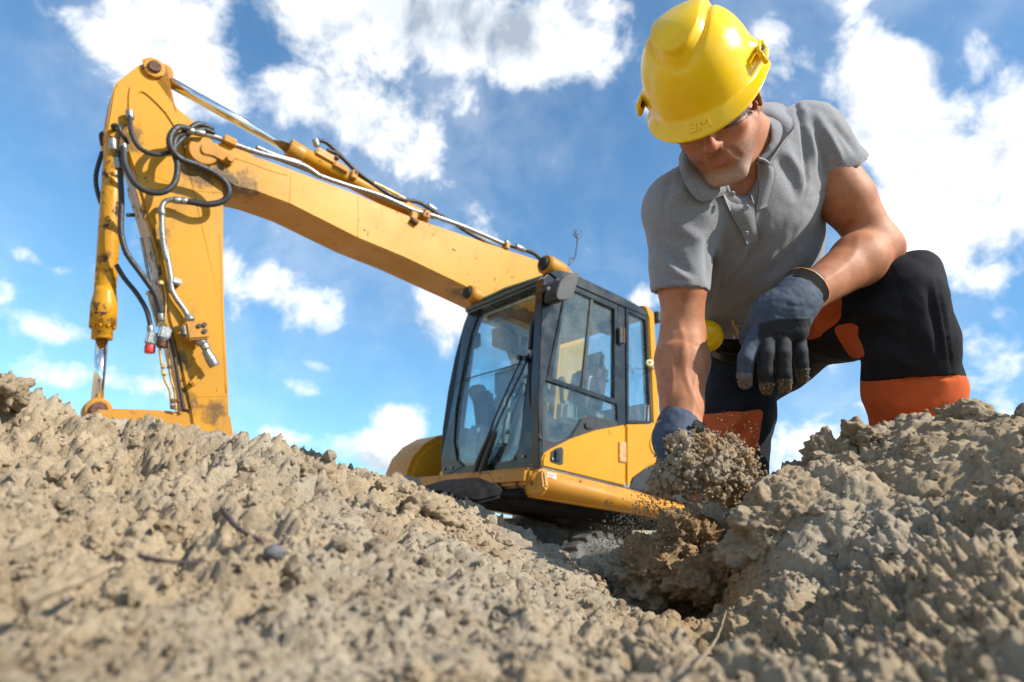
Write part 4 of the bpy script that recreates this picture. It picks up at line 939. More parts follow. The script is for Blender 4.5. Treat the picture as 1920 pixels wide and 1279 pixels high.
# neck and head
bv.cone(NB, H(0, -.035, -.035), .066, .058, .025)
bv.cone(NB + lat * .07, H(.03, -.05, -.03), .035, .03, .03); bv.cone(NB - lat * .07, H(-.03, -.05, -.03), .035, .03, .03)
bv.cone(H(0, .03, -.085), NB + (H(0, .06, 0) - HO) * .9, .028, .03, .03)
bv.ell(H(0, -.015, .045), HAX, (.076, .098, .095), .01)
bv.ell(H(0, .040, -.020), HAX, (.064, .066, .090), .02)
bv.ell(H(0, .050, -.066), HAX, (.050, .050, .055), .02)          # jaw
for s_ in (-1, 1):
    bv.cone(H(s_ * .060, .0, -.045), H(s_ * .024, .078, -.112), .020, .021, .02)
    bv.ell(H(s_ * .043, .066, -.030), HAX, (.024, .020, .019), .018)   # cheek
    bv.cone(H(s_ * .008, .094, .018), H(s_ * .045, .078, .016), .011, .011, .012)   # brow
    bv.ell(H(s_ * .033, .098, -.004), HAX, (.017, .016, .011), .010, 'cut')
    bv.ell(H(s_ * .033, .082, -.003), HAX, (.014, .014, .013), .003)
    bv.ell(H(s_ * .013, .108, -.046), HAX, (.0090, .0105, .0085), .007)  # nostril wing
    bv.ell(H(s_ * .0065, .112, -.0535), HAX, (.0038, .006, .0035), .003, 'cut')
    bv.cone(H(s_ * .020, .106, -.050), H(s_ * .037, .088, -.084), .0042, .0036, .005, 'cut')  # laugh line
    bv.cone(H(s_ * .026, .094, -.014), H(s_ * .048, .080, -.022), .0030, .003, .005, 'cut')
bv.ell(H(0, .090, -.114), HAX, (.021, .017, .017), .016)          # chin
bv.cone(H(0, .098, .006), H(0, .122, -.038), .0085, .0105, .010)   # nose
bv.ell(H(0, .123, -.042), HAX, (.0115, .0115, .0105), .008)
bv.ell(H(0, .092, -.064), HAX, (.024, .014, .012), .012)
for s_ in (-1, 1):
    bv.cone(H(0, .105, -.0715), H(s_ * .023, .094, -.0755), .0046, .0028, .004); bv.cone(H(0, .104, -.0815), H(s_ * .021, .094, -.0775), .0058, .003, .004)
    bv.cone(H(0, .1125, -.0765), H(s_ * .026, .096, -.0772), .0018, .0016, .0025, 'cut')
bv.ell(H(0, .105, -.093), HAX, (.016, .007, .005), .006, 'cut')
for s_ in (-1, 1):                                  # ears
    for k in range(9):
        a0_ = math.radians(-75 + k * 33); a1_ = math.radians(-75 + (k + 1) * 33)
        def ep(a_): return H(s_ * (.081 + .010 * (1 - math.cos(a_)) * .5), -.012 - .019 * math.cos(a_) , -.004 + .030 * math.sin(a_))
        bv.cone(ep(a0_), ep(a1_), .0052, .0052, .004)
    bv.ell(H(s_ * .079, -.014, -.004), hax(), (.006, .019, .028), .006); bv.ell(H(s_ * .078, -.010, -.032), HAX, (.006, .010, .010), .006)
    bv.ell(H(s_ * .087, -.010, -.004), HAX, (.006, .008, .012), .005, 'cut')
# hands inside the gloves
LH = P(1458, 618, 1.345)
bv.cone(LWR, LH, .030, .030, .02); bv.cone(RWR, P(1262, 850, 1.29), .03, .028, .02)
V, F = bv.mesh(); del bv
V = relax(V, F, 1, .35)
Nn = normals(V, F); px, py = to_px(V)
# veins and tendons on the forearms
hv = folds(V, Nn, [([(1290,655),(1285,700),(1300,750),(1296,790)], 4, .0026), ([(1255,660),(1262,710),(1256,760)], 4, .0020), ([(1310,690),(1303,730),(1312,775)], 4, .0022), ([(1270,600),(1283,640),(1276,690)], 6, .0022),
    ([(1232,640),(1275,634),(1318,645)], 7, -.0035), ([(1600,415),(1570,440),(1545,470)], 5, -.004), ([(1580,505),(1545,525),(1520,540)], 4, .0016), ([(1610,440),(1600,480),(1560,520)], 8, .002)])
V = hv
me = mesh_np('body', V, F)
q = (V - HO) @ HAX.T
hd_ = np.linalg.norm((V - HO), axis=1) < .17
beard = hd_ * np.clip(1 - np.maximum(0, (np.abs(q[:, 2] + .105) - .035) / .022), 0, 1) * np.clip((q[:, 1] - .005) / .03, 0, 1)
beard = beard * np.clip(np.hypot(q[:, 0] / .030, (q[:, 2] + .079) / .013) - .75, 0, 1)
beard = np.maximum(beard, hd_ * .75 * np.exp(-((q[:, 2] + .063) / .007) ** 2) * np.clip(1.3 - np.abs(q[:, 0]) / .028, 0, 1) * (q[:, 1] > .07))
grey_ = hd_ * np.clip((-.088 - q[:, 2]) / .03, 0, 1)
lips = hd_ * np.exp(-((q[:, 2] + .0775) / .0075) ** 2) * np.clip(1.25 - np.abs(q[:, 0]) / .024, 0, 1) * (q[:, 1] > .085)
flush = hd_ * (np.exp(-(((np.abs(q[:, 0])) / .016) ** 2 + ((q[:, 2] + .04) / .02) ** 2)) + .6 * np.exp(-(((np.abs(q[:, 0]) - .045) / .02) ** 2 + ((q[:, 2] + .035) / .02) ** 2)))
hair = hd_ * np.clip((np.abs(q[:, 0]) - .062) / .006, 0, 1) * np.clip((.02 - q[:, 1]) / .01, 0, 1) * np.clip((q[:, 2] - .005) / .02, 0, 1) * (np.abs(q[:, 0]) < .079)
for n_, a_ in (('beard', beard), ('grey', grey_), ('lips', lips), ('flush', flush), ('hair', hair)): set_attr(me, n_, a_)
m = MB('tanned_skin', .58); m.b.inputs['Specular IOR Level'].default_value = .32; m.b.inputs['Subsurface Weight'].default_value = .12; m.b.inputs['Subsurface Radius'].default_value = (.012, .004, .002); m.b.inputs['Subsurface Scale'].default_value = .5
n1 = m.noise(28, 5, .6); n2 = m.noise(380, 3, .7); n3 = m.noise(75, 4)
c = m.mix(m.ramp(n1, .3, .7), (.31, .118, .052), (.42, .182, .092))
c = m.mix(m.math('MULTIPLY', m.ramp(n3, .5, .75), .4), c, (.43, .15, .085))
c = m.mix(m.math('MULTIPLY', m.attr('flush').outputs['Fac'], .55, True), c, (.46, .12, .08))
c = m.mix(m.math('MULTIPLY', m.attr('lips').outputs['Fac'], .8, True), c, (.36, .10, .085))
st_ = m.math('MULTIPLY', m.attr('beard').outputs['Fac'], m.ramp(n2, .38, .6), True)
bc_ = m.mix(m.attr('grey').outputs['Fac'], (.07, .052, .042), (.46, .43, .40))
c = m.mix(m.math('MULTIPLY', st_, .85), c, bc_); c = m.mix(m.attr('hair').outputs['Fac'], c, (.05, .04, .033))
m.base(c); m.bump(m.math('ADD', m.noise(300, 3, .7), m.math('MULTIPLY', st_, 1.2)), .22, .002); M['skin'] = m.m
person = bpy.data.objects.new('person', None); COL.objects.link(person); person.location = RKN - np.array([0, 0, .07])
person['label'] = 'kneeling worker in grey polo shirt, yellow helmet and gloves scooping soil'; person['category'] = 'person'
def pl(name, me, mat, parent=None, **kw):
    o = link(name, me, mat, parent or person, **kw)
    if parent is None: o.matrix_parent_inverse = Matrix.Translation(-Vector(person.location))
    return o
pl('body', me, 'skin')
# ---------------- polo shirt
sv = Vol(np.minimum.reduce([RSH, LSH, PEL, RIB, REL, NB]) - .2, np.maximum.reduce([RSH, LSH, PEL, RIB, NB, LEL]) + .15, .0050)
HEM = WAI * .72 + PEL * .28
sv.sections([(HEM, .172, .122), (WAI, .172, .120), (RIB, .186, .132), (CHE, .190, .124), (NB * .55 + CHE * .45, .150, .098)], lat, .035, 4)
sv.cone(RSH, LSH, .073, .075, .04); sv.cone(NB, RSH, .075, .066, .03); sv.cone(NB, LSH, .075, .066, .03)
rs_end = P(1276, 548, 1.452); ls_end = P(1568, 330, 1.56)
rd = unit(rs_end - RSH); ld = unit(ls_end - LSH); ldn = unit(ld + .12 * c2w([0, 1, 0])); ub = unit(WAI - PEL)
sv.cone(RSH + unit(RSH - NB) * .004, rs_end + rd * .05, .074, .0575, .03, clip=(rs_end, rd)); sv.cone(LSH, ls_end + ld * .05, .074, .079, .035, clip=(ls_end, ldn))
sv.cone(CHE + lat * .07, RIB + lat * .09, .08, .07, .04)
sv.cone(rs_end - rd * .03, rs_end + rd * .12, .0515, .054, .003, 'cut'); sv.cone(ls_end - ld * .03, ls_end + ld * .12, .066, .074, .003, 'cut')
hc = P(1412, 580, 1.71); sv.put(hc - .34, hc + .34, lambda g: (g - hc) @ ub, .005, 'cut')
sv.cone(NB + unit(HO - NB) * .0, HO, .066, .075, .012, 'cut'); sv.cone(P(1385, 345, 1.43), NB, .028, .05, .02, 'cut')
V, F = sv.mesh(); del sv
px, py = to_px(V)
V = relax(V, F, 2, .5); Nn = normals(V, F)
V = V + Nn * (.0022 * fbm(V / .055, 3, 3))[:, None]
FK = 1.1
V = folds(V, Nn, [
 ([(1235,430),(1262,480),(1300,520)], 9, -.006), ([(1228,470),(1262,505),(1305,532)], 8, .005), ([(1330,440),(1328,480),(1332,540)], 9, -.006), ([(1245,390),(1280,430),(1318,452)], 12, .005),
 ([(1230,500),(1265,522),(1312,530)], 5, -.0035), ([(1223,525),(1268,540),(1316,536)], 3, -.0028),
 ([(1518,395),(1470,440),(1420,490),(1360,540)], 15, .008), ([(1522,430),(1480,480),(1430,520)], 10, -.008), ([(1515,470),(1470,510),(1400,565)], 13, .008), ([(1505,500),(1450,545),(1380,585)], 9, -.006),
 ([(1430,390),(1425,430),(1390,500),(1345,550)], 9, -.006), ([(1405,430),(1385,480),(1350,520)], 12, .006), ([(1340,455),(1352,500),(1340,560)], 11, .006), ([(1365,440),(1350,500),(1330,570)], 7, -.005),
 ([(1490,190),(1505,250),(1512,330),(1508,372)], 4, -.005), ([(1530,215),(1560,265),(1580,305)], 8, .006), ([(1515,220),(1540,280),(1548,335)], 7, -.006), ([(1560,230),(1590,265),(1606,290)], 6, -.004),
 ([(1502,190),(1522,250),(1528,340)], 7, .004), ([(1300,330),(1272,365),(1250,400)], 12, .005), ([(1520,372),(1580,335),(1618,292)], 3.5, -.003), ([(1455,290),(1480,330),(1500,380)], 12, -.006), ([(1470,280),(1497,320),(1510,360)], 8, .005), ([(1260,330),(1250,370),(1246,420)], 7, -.003)])
FK = 1.9
me = mesh_np('polo_shirt', V, F)
m = MB('grey_marl_jersey', .92)
a1 = m.noise(330, 3, .7, stretch=(1, 1, 2.6)); a2 = m.noise(900, 2, .7, stretch=(2.2, 1, 1)); a3 = m.noise(12, 4)
c = m.mix(m.ramp(a1, .32, .68), (.115, .121, .137), (.230, .239, .264)); c = m.mix(m.math('MULTIPLY', m.ramp(a2, .55, .7), .5), c, (.46, .46, .48)); c = m.mix(m.math('MULTIPLY', m.ramp(a3, .45, .7), .2), c, (.16, .16, .165))
m.base(c); m.bump(m.math('ADD', a2, a1), .35, .0015); m.b.inputs['Sheen Weight'].default_value = .25; m.b.inputs['Sheen Roughness'].default_value = .6; M['jersey'] = m.m
shirt = pl('polo_shirt', me, 'jersey')
def sheet(name, rows, th, mat, parent, n=6, hem=None):
    """cloth sheet lofted through rows of points, with thickness"""
    R_ = np.array([catmull(r_, n) for r_ in rows]); C_ = np.array([catmull(R_[:, j], n) for j in range(R_.shape[1])]); nc, nr_ = C_.shape[:2]
    v = C_.reshape(-1, 3); i_, j_ = np.meshgrid(np.arange(nc - 1), np.arange(nr_ - 1), indexing='ij'); a = (i_ * nr_ + j_).ravel(); f = np.stack([a, a + 1, a + nr_ + 1, a + nr_], 1)
    nn = normals(v, f); n0 = len(v); sgn = 1. if np.mean(nn @ unit(CAM - v.mean(0))) > 0 else -1.; nn = nn * sgn
    v2 = np.concatenate([v + nn * th * .5, v - nn * th * .5]); rim = np.concatenate([np.arange(nr_), np.arange(1, nc) * nr_ + nr_ - 1, (nc - 1) * nr_ + np.arange(nr_ - 2, -1, -1), np.arange(nc - 2, 0, -1) * nr_]); rn = np.roll(rim, -1)
    side_f = np.stack([rim, rn, rn + n0, rim + n0], 1); ff = np.concatenate([f, f[:, ::-1] + n0, side_f])
    return pl(name, mesh_np(name, v2, ff), mat, parent)
def offs(p, d): return p + unit(CAM - p) * d
sh_par = shirt
def psheet(name, rows, th, mat, n=6):
    o = sheet(name, [[P(*q) for q in r_] for r_ in rows], th, mat, None, n); mwk = o.matrix_parent_inverse.copy(); o.parent = shirt; o.matrix_parent_inverse = Matrix.Identity(4); o.matrix_basis = Matrix.Identity(4); return o
from mathutils.bvhtree import BVHTree
_bv = BVHTree.FromPolygons([tuple(q) for q in V.tolist()], F.tolist())
def onshirt(px, py, off, lo=1.36, hi=1.62, dflt=1.45):  # pixel -> just above the cloth
    d_ = unit(P(px, py, 1.) - CAM); h_ = _bv.ray_cast(Vector(CAM), Vector(d_))
    z_ = float(((np.array(h_[0]) - CAM) @ WM)[2]) if h_[0] is not None else dflt
    return P(px, py, min(max(z_, lo), hi) - off)
def csheet(name, rows, th, n=5):
    o = sheet(name, [[onshirt(*q) if len(q) > 2 else None for q in r_] for r_ in rows], th, 'jersey', None, n); o.parent = shirt; o.matrix_parent_inverse = Matrix.Identity(4); return o
csheet('collar', [[(1434,192,.0,1.5,1.60,1.56),(1422,208,.0,1.44,1.52,1.5),(1414,250,.0,1.40,1.46,1.45),(1413,282,.006,1.40,1.45,1.42),(1424,300,.006,1.39,1.5,1.42)], [(1450,192,.012,1.5,1.6,1.56),(1448,212,.022,1.40,1.54,1.5),(1438,252,.024,1.39,1.54,1.45),(1430,282,.020,1.38,1.54,1.42),(1432,302,.016,1.38,1.54,1.41)], [(1470,196,.010,1.45,1.60,1.56),(1489,236,.012,1.40,1.58,1.5),(1472,264,.013,1.38,1.56,1.45),(1456,288,.013,1.38,1.55,1.42),(1442,309,.013,1.38,1.55,1.41)]], .005, 5)
csheet('collar', [[(1284,276,.01,1.42,1.52,1.5),(1297,298,.004,1.42,1.48,1.46),(1318,322,.004,1.40,1.45,1.43),(1342,345,.006,1.39,1.44,1.42),(1362,352,.010,1.38,1.5,1.41)], [(1279,286,.016,1.40,1.54,1.5),(1286,312,.024,1.40,1.54,1.46),(1305,342,.024,1.39,1.54,1.43),(1330,361,.020,1.38,1.54,1.42),(1364,356,.016,1.38,1.54,1.41)], [(1275,296,.010,1.40,1.56,1.5),(1277,328,.012,1.40,1.56,1.46),(1294,360,.012,1.38,1.56,1.43),(1318,377,.013,1.38,1.55,1.42),(1366,361,.016,1.38,1.55,1.41)]], .005, 5)
csheet('placket', [[(1350,356,.004),(1368,395,.004),(1390,435,.004),(1400,458,.003)], [(1385,354,.008,1.36,1.47,1.42),(1394,392,.008),(1406,430,.006),(1412,454,.004)], [(1410,366,.006,1.36,1.47,1.42),(1415,390,.006),(1418,425,.004),(1424,452,.003)]], .004, 5)
csheet('placket', [[(1414,306,.004,1.37,1.45,1.42),(1424,345,.003,1.37,1.47,1.42),(1417,395,.003)], [(1434,306,.010,1.37,1.47,1.42),(1440,335,.009,1.37,1.47,1.42),(1426,392,.006)], [(1448,314,.006),(1452,332,.006),(1438,386,.004)]], .004, 5)
m = simple('shirt_button', (.25, .26, .29), .25)
for bx_, by_ in ((1372, 364), (1399, 389), (1397, 438)):
    c_ = onshirt(bx_, by_, .012 if by_ < 400 else .008); n_ = unit(CAM - c_); bt = tube('button', [c_, c_ + n_ * .002, c_ + n_ * .003, c_ + n_ * .0022], [.0062, .0064, .0052, .0040], m, None, 18); bt.parent = shirt
# ---------------- trousers
tv = Vol(np.minimum.reduce([PEL, RKN, LKN, LAN, RHI, RAN]) - .22, np.maximum.reduce([PEL, RKN, LKN, LAN, LHI, RAN]) + .2, .0056)
tv.sections([(PEL * .92 + WAI * .08, .165, .125), (WAI * .75 + PEL * .25, .160, .112), (WAI * 1.15 - PEL * .15, .156, .106)], lat, .03, 4)
tv.ell(PEL, [lat, np.cross(ub, lat), ub], (.185, .15, .13), .04)
tm = RHI * .5 + RKN * .5
tv.cone(RHI, tm, .105, .088, .04); tv.cone(tm, RKN, .088, .078, .03); tv.cone(RKN, RAN, .078, .07, .03)
lm_ = LHI * .45 + LKN * .55
tv.cone(LHI, lm_, .108, .098, .04); tv.cone(lm_, LKN, .098, .086, .04); tv.cone(LKN, P(1703, 640, 1.51), .086, .090, .03); lsh = P(1712, 730, 1.55); tv.cone(P(1703, 640, 1.51), lsh, .090, .096, .03); tv.cone(lsh, LAN, .096, .094, .03); tv.cone(LAN, LAN - np.array([0, 0, .06]), .09, .085, .02)
tv.ell(P(1700, 528, 1.50), [lat, np.cross(ub, lat), ub], (.075, .06, .05), .04)
V, F = tv.mesh(); del tv
V = relax(V, F, 2, .5); Nn = normals(V, F); V = V + Nn * (.004 * fbm(V / .075, 3, 5))[:, None]; px, py = to_px(V)
V = folds(V, Nn, [([(1330,650),(1380,640),(1430,620)], 10, .006), ([(1325,690),(1375,680),(1430,650)], 9, -.007), ([(1325,715),(1375,710),(1440,680)], 11, .007), ([(1330,745),(1390,735),(1445,700)], 8, -.006),
 ([(1335,820),(1370,800),(1400,780)], 9, .006), ([(1330,850),(1370,830),(1410,790)], 7, -.006), ([(1350,880),(1385,850),(1415,810)], 8, .006), ([(1340,790),(1375,782),(1405,772)], 5, -.004),
 ([(1600,560),(1640,540),(1690,535)], 12, -.006), ([(1590,590),(1640,585),(1700,600)], 12, .006), ([(1600,610),(1640,625),(1700,650)], 9, -.006), ([(1622,640),(1660,660),(1720,690)], 10, .005), ([(1740,540),(1755,600),(1765,680)], 9, -.004),
 ([(1632,714),(1710,712),(1795,706)], 3.5, -.005), ([(1322,775),(1380,772),(1430,766)], 3.5, -.004), ([(1650,740),(1690,760),(1760,755)], 12, .004), ([(1635,760),(1660,790),(1700,805)], 8, -.005), ([(1530,600),(1560,590),(1575,560)], 6, -.005), ([(1668,500),(1690,560),(1702,640),(1712,706)], 2.5, -.0022), ([(1755,520),(1772,600),(1786,700)], 2.5, -.0022), ([(1575,560),(1580,600),(1610,640),(1626,668)], 2.2, -.002), ([(1420,640),(1440,700),(1432,770)], 2.5, -.002)])
me = mesh_np('work_trousers', V, F); wob = 3 * vnoise(V / .03, 8)
dep = ((V - CAM) @ WM)[:, 2]
orange = inpoly(px, py + wob * .3, [(1560,709),(1632,716),(1700,712),(1800,704),(1830,704),(1860,990),(1560,990)])
orange |= inpoly(px, py, [(1290,776),(1322,776),(1385,771),(1432,766),(1422,830),(1400,960),(1290,960)])
orange |= inpoly(px, py, [(1515,640),(1513,600),(1530,570),(1578,552),(1573,565),(1578,598),(1560,610),(1540,630)]) | inpoly(px, py, [(1562,616),(1580,608),(1602,606),(1612,640),(1622,668),(1602,674),(1590,665),(1575,640)])
orange = relax(np.repeat(orange[:, None].astype(float), 3, 1), F, 5, .6)[:, 0]
set_attr(me, 'orange', orange)
m = MB('two_tone_work_cloth', .85); a1 = m.noise(700, 2, .7); a2 = m.noise(9, 5, .6); a3 = m.noise(130, 4, .7)
dk = m.mix(m.ramp(a2, .35, .7), (.0075, .0085, .0120), (.014, .016, .022)); dk = m.mix(m.math('MULTIPLY', m.ramp(a3, .66, .78), .35), dk, (.16, .13, .10))
og = m.mix(m.ramp(a2, .3, .7), (.47, .085, .022), (.56, .115, .032)); og = m.mix(m.math('MULTIPLY', m.ramp(a3, .62, .8), .35), og, (.45, .25, .14))
c = m.mix(m.ramp(m.attr('orange').outputs['Fac'], .47, .53), dk, og); c = m.mix(m.math('MULTIPLY', m.ramp(a1, .5, .8), .12), c, (.4, .3, .25))
m.base(c); m.bump(a1, .25, .001); m.b.inputs['Specular IOR Level'].default_value = .12; M['trousers'] = m.m
trousers = pl('work_trousers', me, 'trousers')
# boots
toe = unit(c2w([-.35, .0, -.9]) * [1, 1, 0])
for an, td, up_ in ((LAN, toe, np.array([0, 0, 1.])), (RAN, np.array([0, .5, -.8]), np.array([0, 1., .2]))):
    fv = Vol(an - .32, an + .32, .006); td = unit(td); fv.cone(an, an - up_ * .04, .06, .058, .02); fv.cone(an - up_ * .05 - td * .05, an - up_ * .055 + td * .16, .045, .042, .02)
    Vb, Fb = fv.mesh(); pl('boot', mesh_np('boot', Vb, Fb), 'black_plastic')
# belt with buckle
sh_ = []
for t in np.linspace(-1.1, 1.1, 15):
    a = t * 1.45; uu = np.cross(ub, lat); uu = uu if uu @ (CAM - PEL) > 0 else -uu; base_ = WAI * .74 + PEL * .26; sh_.append(base_ + lat * math.sin(a) * .182 + uu * math.cos(a) * .137)
sh_ = np.array(sh_)
o = sheet('belt', [list(sh_ + ub * .020), list(sh_), list(sh_ - ub * .020)], .006, 'black_plastic', None, 2)
def pxl(name, pts, rad, mat, parent=None, n=5, sides=8):
    t_ = tube(name, catmull([P(*q) for q in pts], n), rad, mat, None, sides); par = parent or person; t_.parent = par
    if par is person: t_.matrix_parent_inverse = Matrix.Translation(-Vector(person.location))
    return t_
bkl = pxl('belt_buckle', [(1374,604,1.615),(1382,620,1.615),(1390,638,1.615)], .0045, 'brass', None, 3)
for (a_, b_) in (((1378,612),(1390,611)), ((1385,628),(1396,627))): pxl('buckle_prong', [(a_[0], a_[1], 1.613), (b_[0], b_[1], 1.613)], .0025, 'steel', bkl, 2)
pxl('buckle_stud', [(1373,604,1.612),(1376,603,1.612)], .006, 'brass', bkl, 2); pxl('buckle_stud', [(1376,632,1.612),(1379,632,1.612)], .006, 'brass', bkl, 2)
# ---------------- gloves
def glove_vol(lo, hi): return Vol(lo, hi, .0030)
FK = 1.0
LHl = lambda x, y, d: P(1360 + x * .2033, 500 + y * .2033, d)
pp_ = [LHl(100, 100, 1.25), LHl(900, 1200, 1.5), LHl(900, 100, 1.5), LHl(100, 1200, 1.25), LHl(100, 100, 1.5), LHl(900, 1200, 1.25)]
gv = glove_vol(np.min(pp_, 0), np.max(pp_, 0)); vz = unit(c2w([.35, 0, 1.]))
wr = LHl(700, 240, 1.375)
gv.cone(LHl(735, 200, 1.385), LHl(660, 300, 1.37), .041, .043, .01); gv.cone(LHl(660, 300, 1.37), LHl(570, 400, 1.355), .043, .042, .02)
for x0, y0, x1, y1 in ((400, 420, 392, 590), (520, 400, 532, 590), (640, 400, 662, 600)): gv.cone(LHl(x0, y0, 1.352), LHl(x1, y1, 1.340), .033, .022, .022)
gv.cone(LHl(600, 330, 1.365), LHl(400, 480, 1.35), .036, .030, .02)
fing = [[(345,560,1.348),(262,690,1.336),(190,840,1.322),(178,1000,1.325),(182,1070,1.338)], [(385,640,1.335),(378,800,1.318),(372,960,1.318),(380,1060,1.33),(385,1125,1.345)], [(530,650,1.335),(535,800,1.318),(540,960,1.318),(546,1060,1.33),(550,1120,1.345)], [(670,660,1.345),(690,780,1.332),(700,880,1.333),(708,960,1.342),(712,1030,1.352)]]
frad = [[.0190,.0172,.0158,.0150,.0135], [.0165,.0148,.0146,.0144,.0128], [.0165,.0148,.0146,.0144,.0128], [.0155,.0142,.0138,.0134,.0115]]
for fg, rd_ in zip(fing, frad):
    for i in range(4): gv.cone(LHl(*fg[i]), LHl(*fg[i + 1]), rd_[i], rd_[i + 1], .0025)
gv.cone(LHl(330, 420, 1.375), LHl(215, 640, 1.39), .022, .018, .012); gv.cone(LHl(215, 640, 1.39), LHl(240, 790, 1.395), .018, .015, .008)   # thumb behind
V, F = gv.mesh(); del gv
V = relax(V, F, 1, .5); Nn = normals(V, F); px, py = to_px(V); gx, gy = (px - 1360) / .2033, (py - 500) / .2033
V = folds(V, Nn, [([tuple(np.array((1360, 500)) + .2033 * np.array(q)) for q in pth], w_, a_) for pth, w_, a_ in [([(230,530),(330,510),(480,480),(640,480),(780,478)], 1.6, .0016), ([(300,690),(298,620),(310,540),(350,515)], 1.4, .0014), ([(320,1072),(430,1068)], 1.3, -.0014), ([(480,1045),(600,1032)], 1.3, -.0014), ([(645,935),(760,928)], 1.3, -.0014), ([(115,985),(240,980)], 1.3, -.0014), ([(560,340),(640,365),(740,360)], 3, -.0016), ([(420,300),(520,290),(640,300)], 4, .0012), ([(310,640),(400,632),(520,640)], 4, -.001)]])
V = V + Nn * (.0010 * fbm(V / .012, 2, 6))[:, None]
me = mesh_np('glove', V, F)
facing = (Nn @ vz) < .25
blk = inpoly(gx, gy, [(300,1300),(302,560),(330,520),(420,502),(520,486),(640,482),(790,480),(800,1300)]) & facing
tip = ((gx < 270) & (gy > 980)) | ((gx > 290) & (gx < 460) & (gy > 1070)) | ((gx > 460) & (gx < 630) & (gy > 1040)) | ((gx > 630) & (gy > 932))
dirt = np.clip((gy - 900) / 260, 0, 1)
for n_, a_ in (('panel', blk), ('tip', tip), ('dirt', dirt)): set_attr(me, n_, a_)
m = MB('work_glove_fabric', .8); a1 = m.noise(800, 2, .7); a2 = m.noise(40, 4); a3 = m.noise(260, 4, .75)
c = m.mix(m.ramp(a2, .3, .7), (.032, .045, .076), (.048, .066, .104)); c = m.mix(m.attr('panel').outputs['Fac'], c, (.009, .010, .014))
tc = m.mix(m.attr('panel').outputs['Fac'], (.085, .095, .115), (.022, .023, .026)); c = m.mix(m.attr('tip').outputs['Fac'], c, tc)
dm_ = m.math('MULTIPLY', m.math('MULTIPLY', m.attr('dirt').outputs['Fac'], m.attr('tip').outputs['Fac']), m.ramp(a3, .46, .56)); c = m.mix(dm_, c, (.30, .20, .10))
m.base(c); m.bump(m.math('ADD', a1, m.math('MULTIPLY', dm_, 3.)), .4, .0015); M['glove'] = m.m
glove = pl('glove', me, 'glove', label='left glove hanging from the wrist, black back panel and sandy fingertips')
# soil grains stuck on the fingertips
gi = np.nonzero(tip & (rng.uniform(size=len(V)) < .05))[0]; sc2 = scatter(V[gi], rng.uniform(.0008, .0020, len(gi)), tiny)
me = mesh_np('glove_grains', sc2[0], sc2[1]); set_attr(me, 'tone', sc2[2]); set_attr(me, 'damp', sc2[2] * .5); o = link('glove_grains', me, 'soil', glove, kind='stuff')
def gsheet(name, rows, th, mat, par, n=5):
    o = sheet(name, rows, th, mat, None, n); o.parent = par; o.matrix_parent_inverse = Matrix.Identity(4); o.matrix_basis = Matrix.Identity(4); return o
orange_t = simple('orange_binding', (.75, .27, .015), .55)
def wrap(c0_, ax_, r_, a0_, a1_, w0, w1, th, mat, name, par):
    ax_ = unit(ax_); e1 = unit(CAM - c0_); e1 = unit(e1 - ax_ * (e1 @ ax_)); e2 = np.cross(ax_, e1); rows = []
    for w_ in (w0, (w0 + w1) / 2, w1): rows.append([c0_ + ax_ * w_ + (e1 * math.cos(a) + e2 * math.sin(a)) * r_ for a in np.linspace(a0_, a1_, 14)])
    return gsheet(name, rows, th, mat, par, 3)
wax = LHl(735, 200, 1.385) - LHl(600, 350, 1.36); wc = LHl(705, 235, 1.382)
wrap(wc, wax, .0432, -3.1, 3.1, -.022, .018, .005, 'rubber', 'wrist_strap', glove); wrap(wc, wax, .0428, -3.14, 3.14, .017, .021, .005, orange_t, 'cuff_binding', glove)
prt = wrap(wc, wax, .0468, -.75, 1.25, -.012, .014, .004, 'dusty_black', 'strap_tab', glove)
pxl('pull_loop', [(1519,572,1.335),(1522,580,1.335),(1524,590,1.34),(1519,592,1.34)], .006, orange_t, glove, 4)
# right glove
Rz = lambda x, y, d: P(1190 + x * .15634, 760 + y * .15634, d)
pp_ = [Rz(150, 150, 1.1), Rz(900, 1000, 1.4), Rz(900, 150, 1.4), Rz(150, 1000, 1.1), Rz(150, 150, 1.4), Rz(900, 1000, 1.1)]
gv = Vol(np.min(pp_, 0), np.max(pp_, 0), .003)
gv.cone(Rz(530, 290, 1.31), Rz(470, 420, 1.30), .041, .042, .012)
gv.cone(Rz(520, 290, 1.31), Rz(520, 220, 1.315), .039, .038, .01)
for k_, (dx, dd) in enumerate(((0, 1.275), (60, 1.29), (140, 1.305), (220, 1.32))):
    gv.cone(Rz(430 + dx * .5, 400, 1.30), Rz(380 + dx * .4, 540, dd), .027, .018, .015)
    kn = [Rz(380 + dx * .4, 540, dd), Rz(362 + dx * .5, 690, dd - .012), Rz(372 + dx * .9, 800, dd - .03), Rz(450 + dx, 860, dd - .045)]
    for i in range(3): gv.cone(kn[i], kn[i + 1], .0170 - .001 * i, .0160 - .001 * i, .004)
gv.cone(Rz(560, 400, 1.27), Rz(640, 520, 1.235), .024, .018, .012); gv.cone(Rz(640, 520, 1.235), Rz(690, 640, 1.225), .018, .015, .006)
V, F = gv.mesh(); del gv
V = relax(V, F, 1, .5); Nn = normals(V, F); V = V + Nn * (.0012 * fbm(V / .014, 2, 6))[:, None]; me = mesh_np('glove', V, F); px, py = to_px(V); gx, gy = (px - 1190) / .15634, (py - 760) / .15634
set_attr(me, 'panel', ((gx > 370 + (gy - 480) * .1) & (gy > 500)).astype(float)); set_attr(me, 'tip', np.clip((gy - 620) / 50, 0, 1)); set_attr(me, 'dirt', np.clip((gy - 500) / 200, 0, 1))
glove_r = pl('glove', me, 'glove', label='right glove dug into the scooped soil')
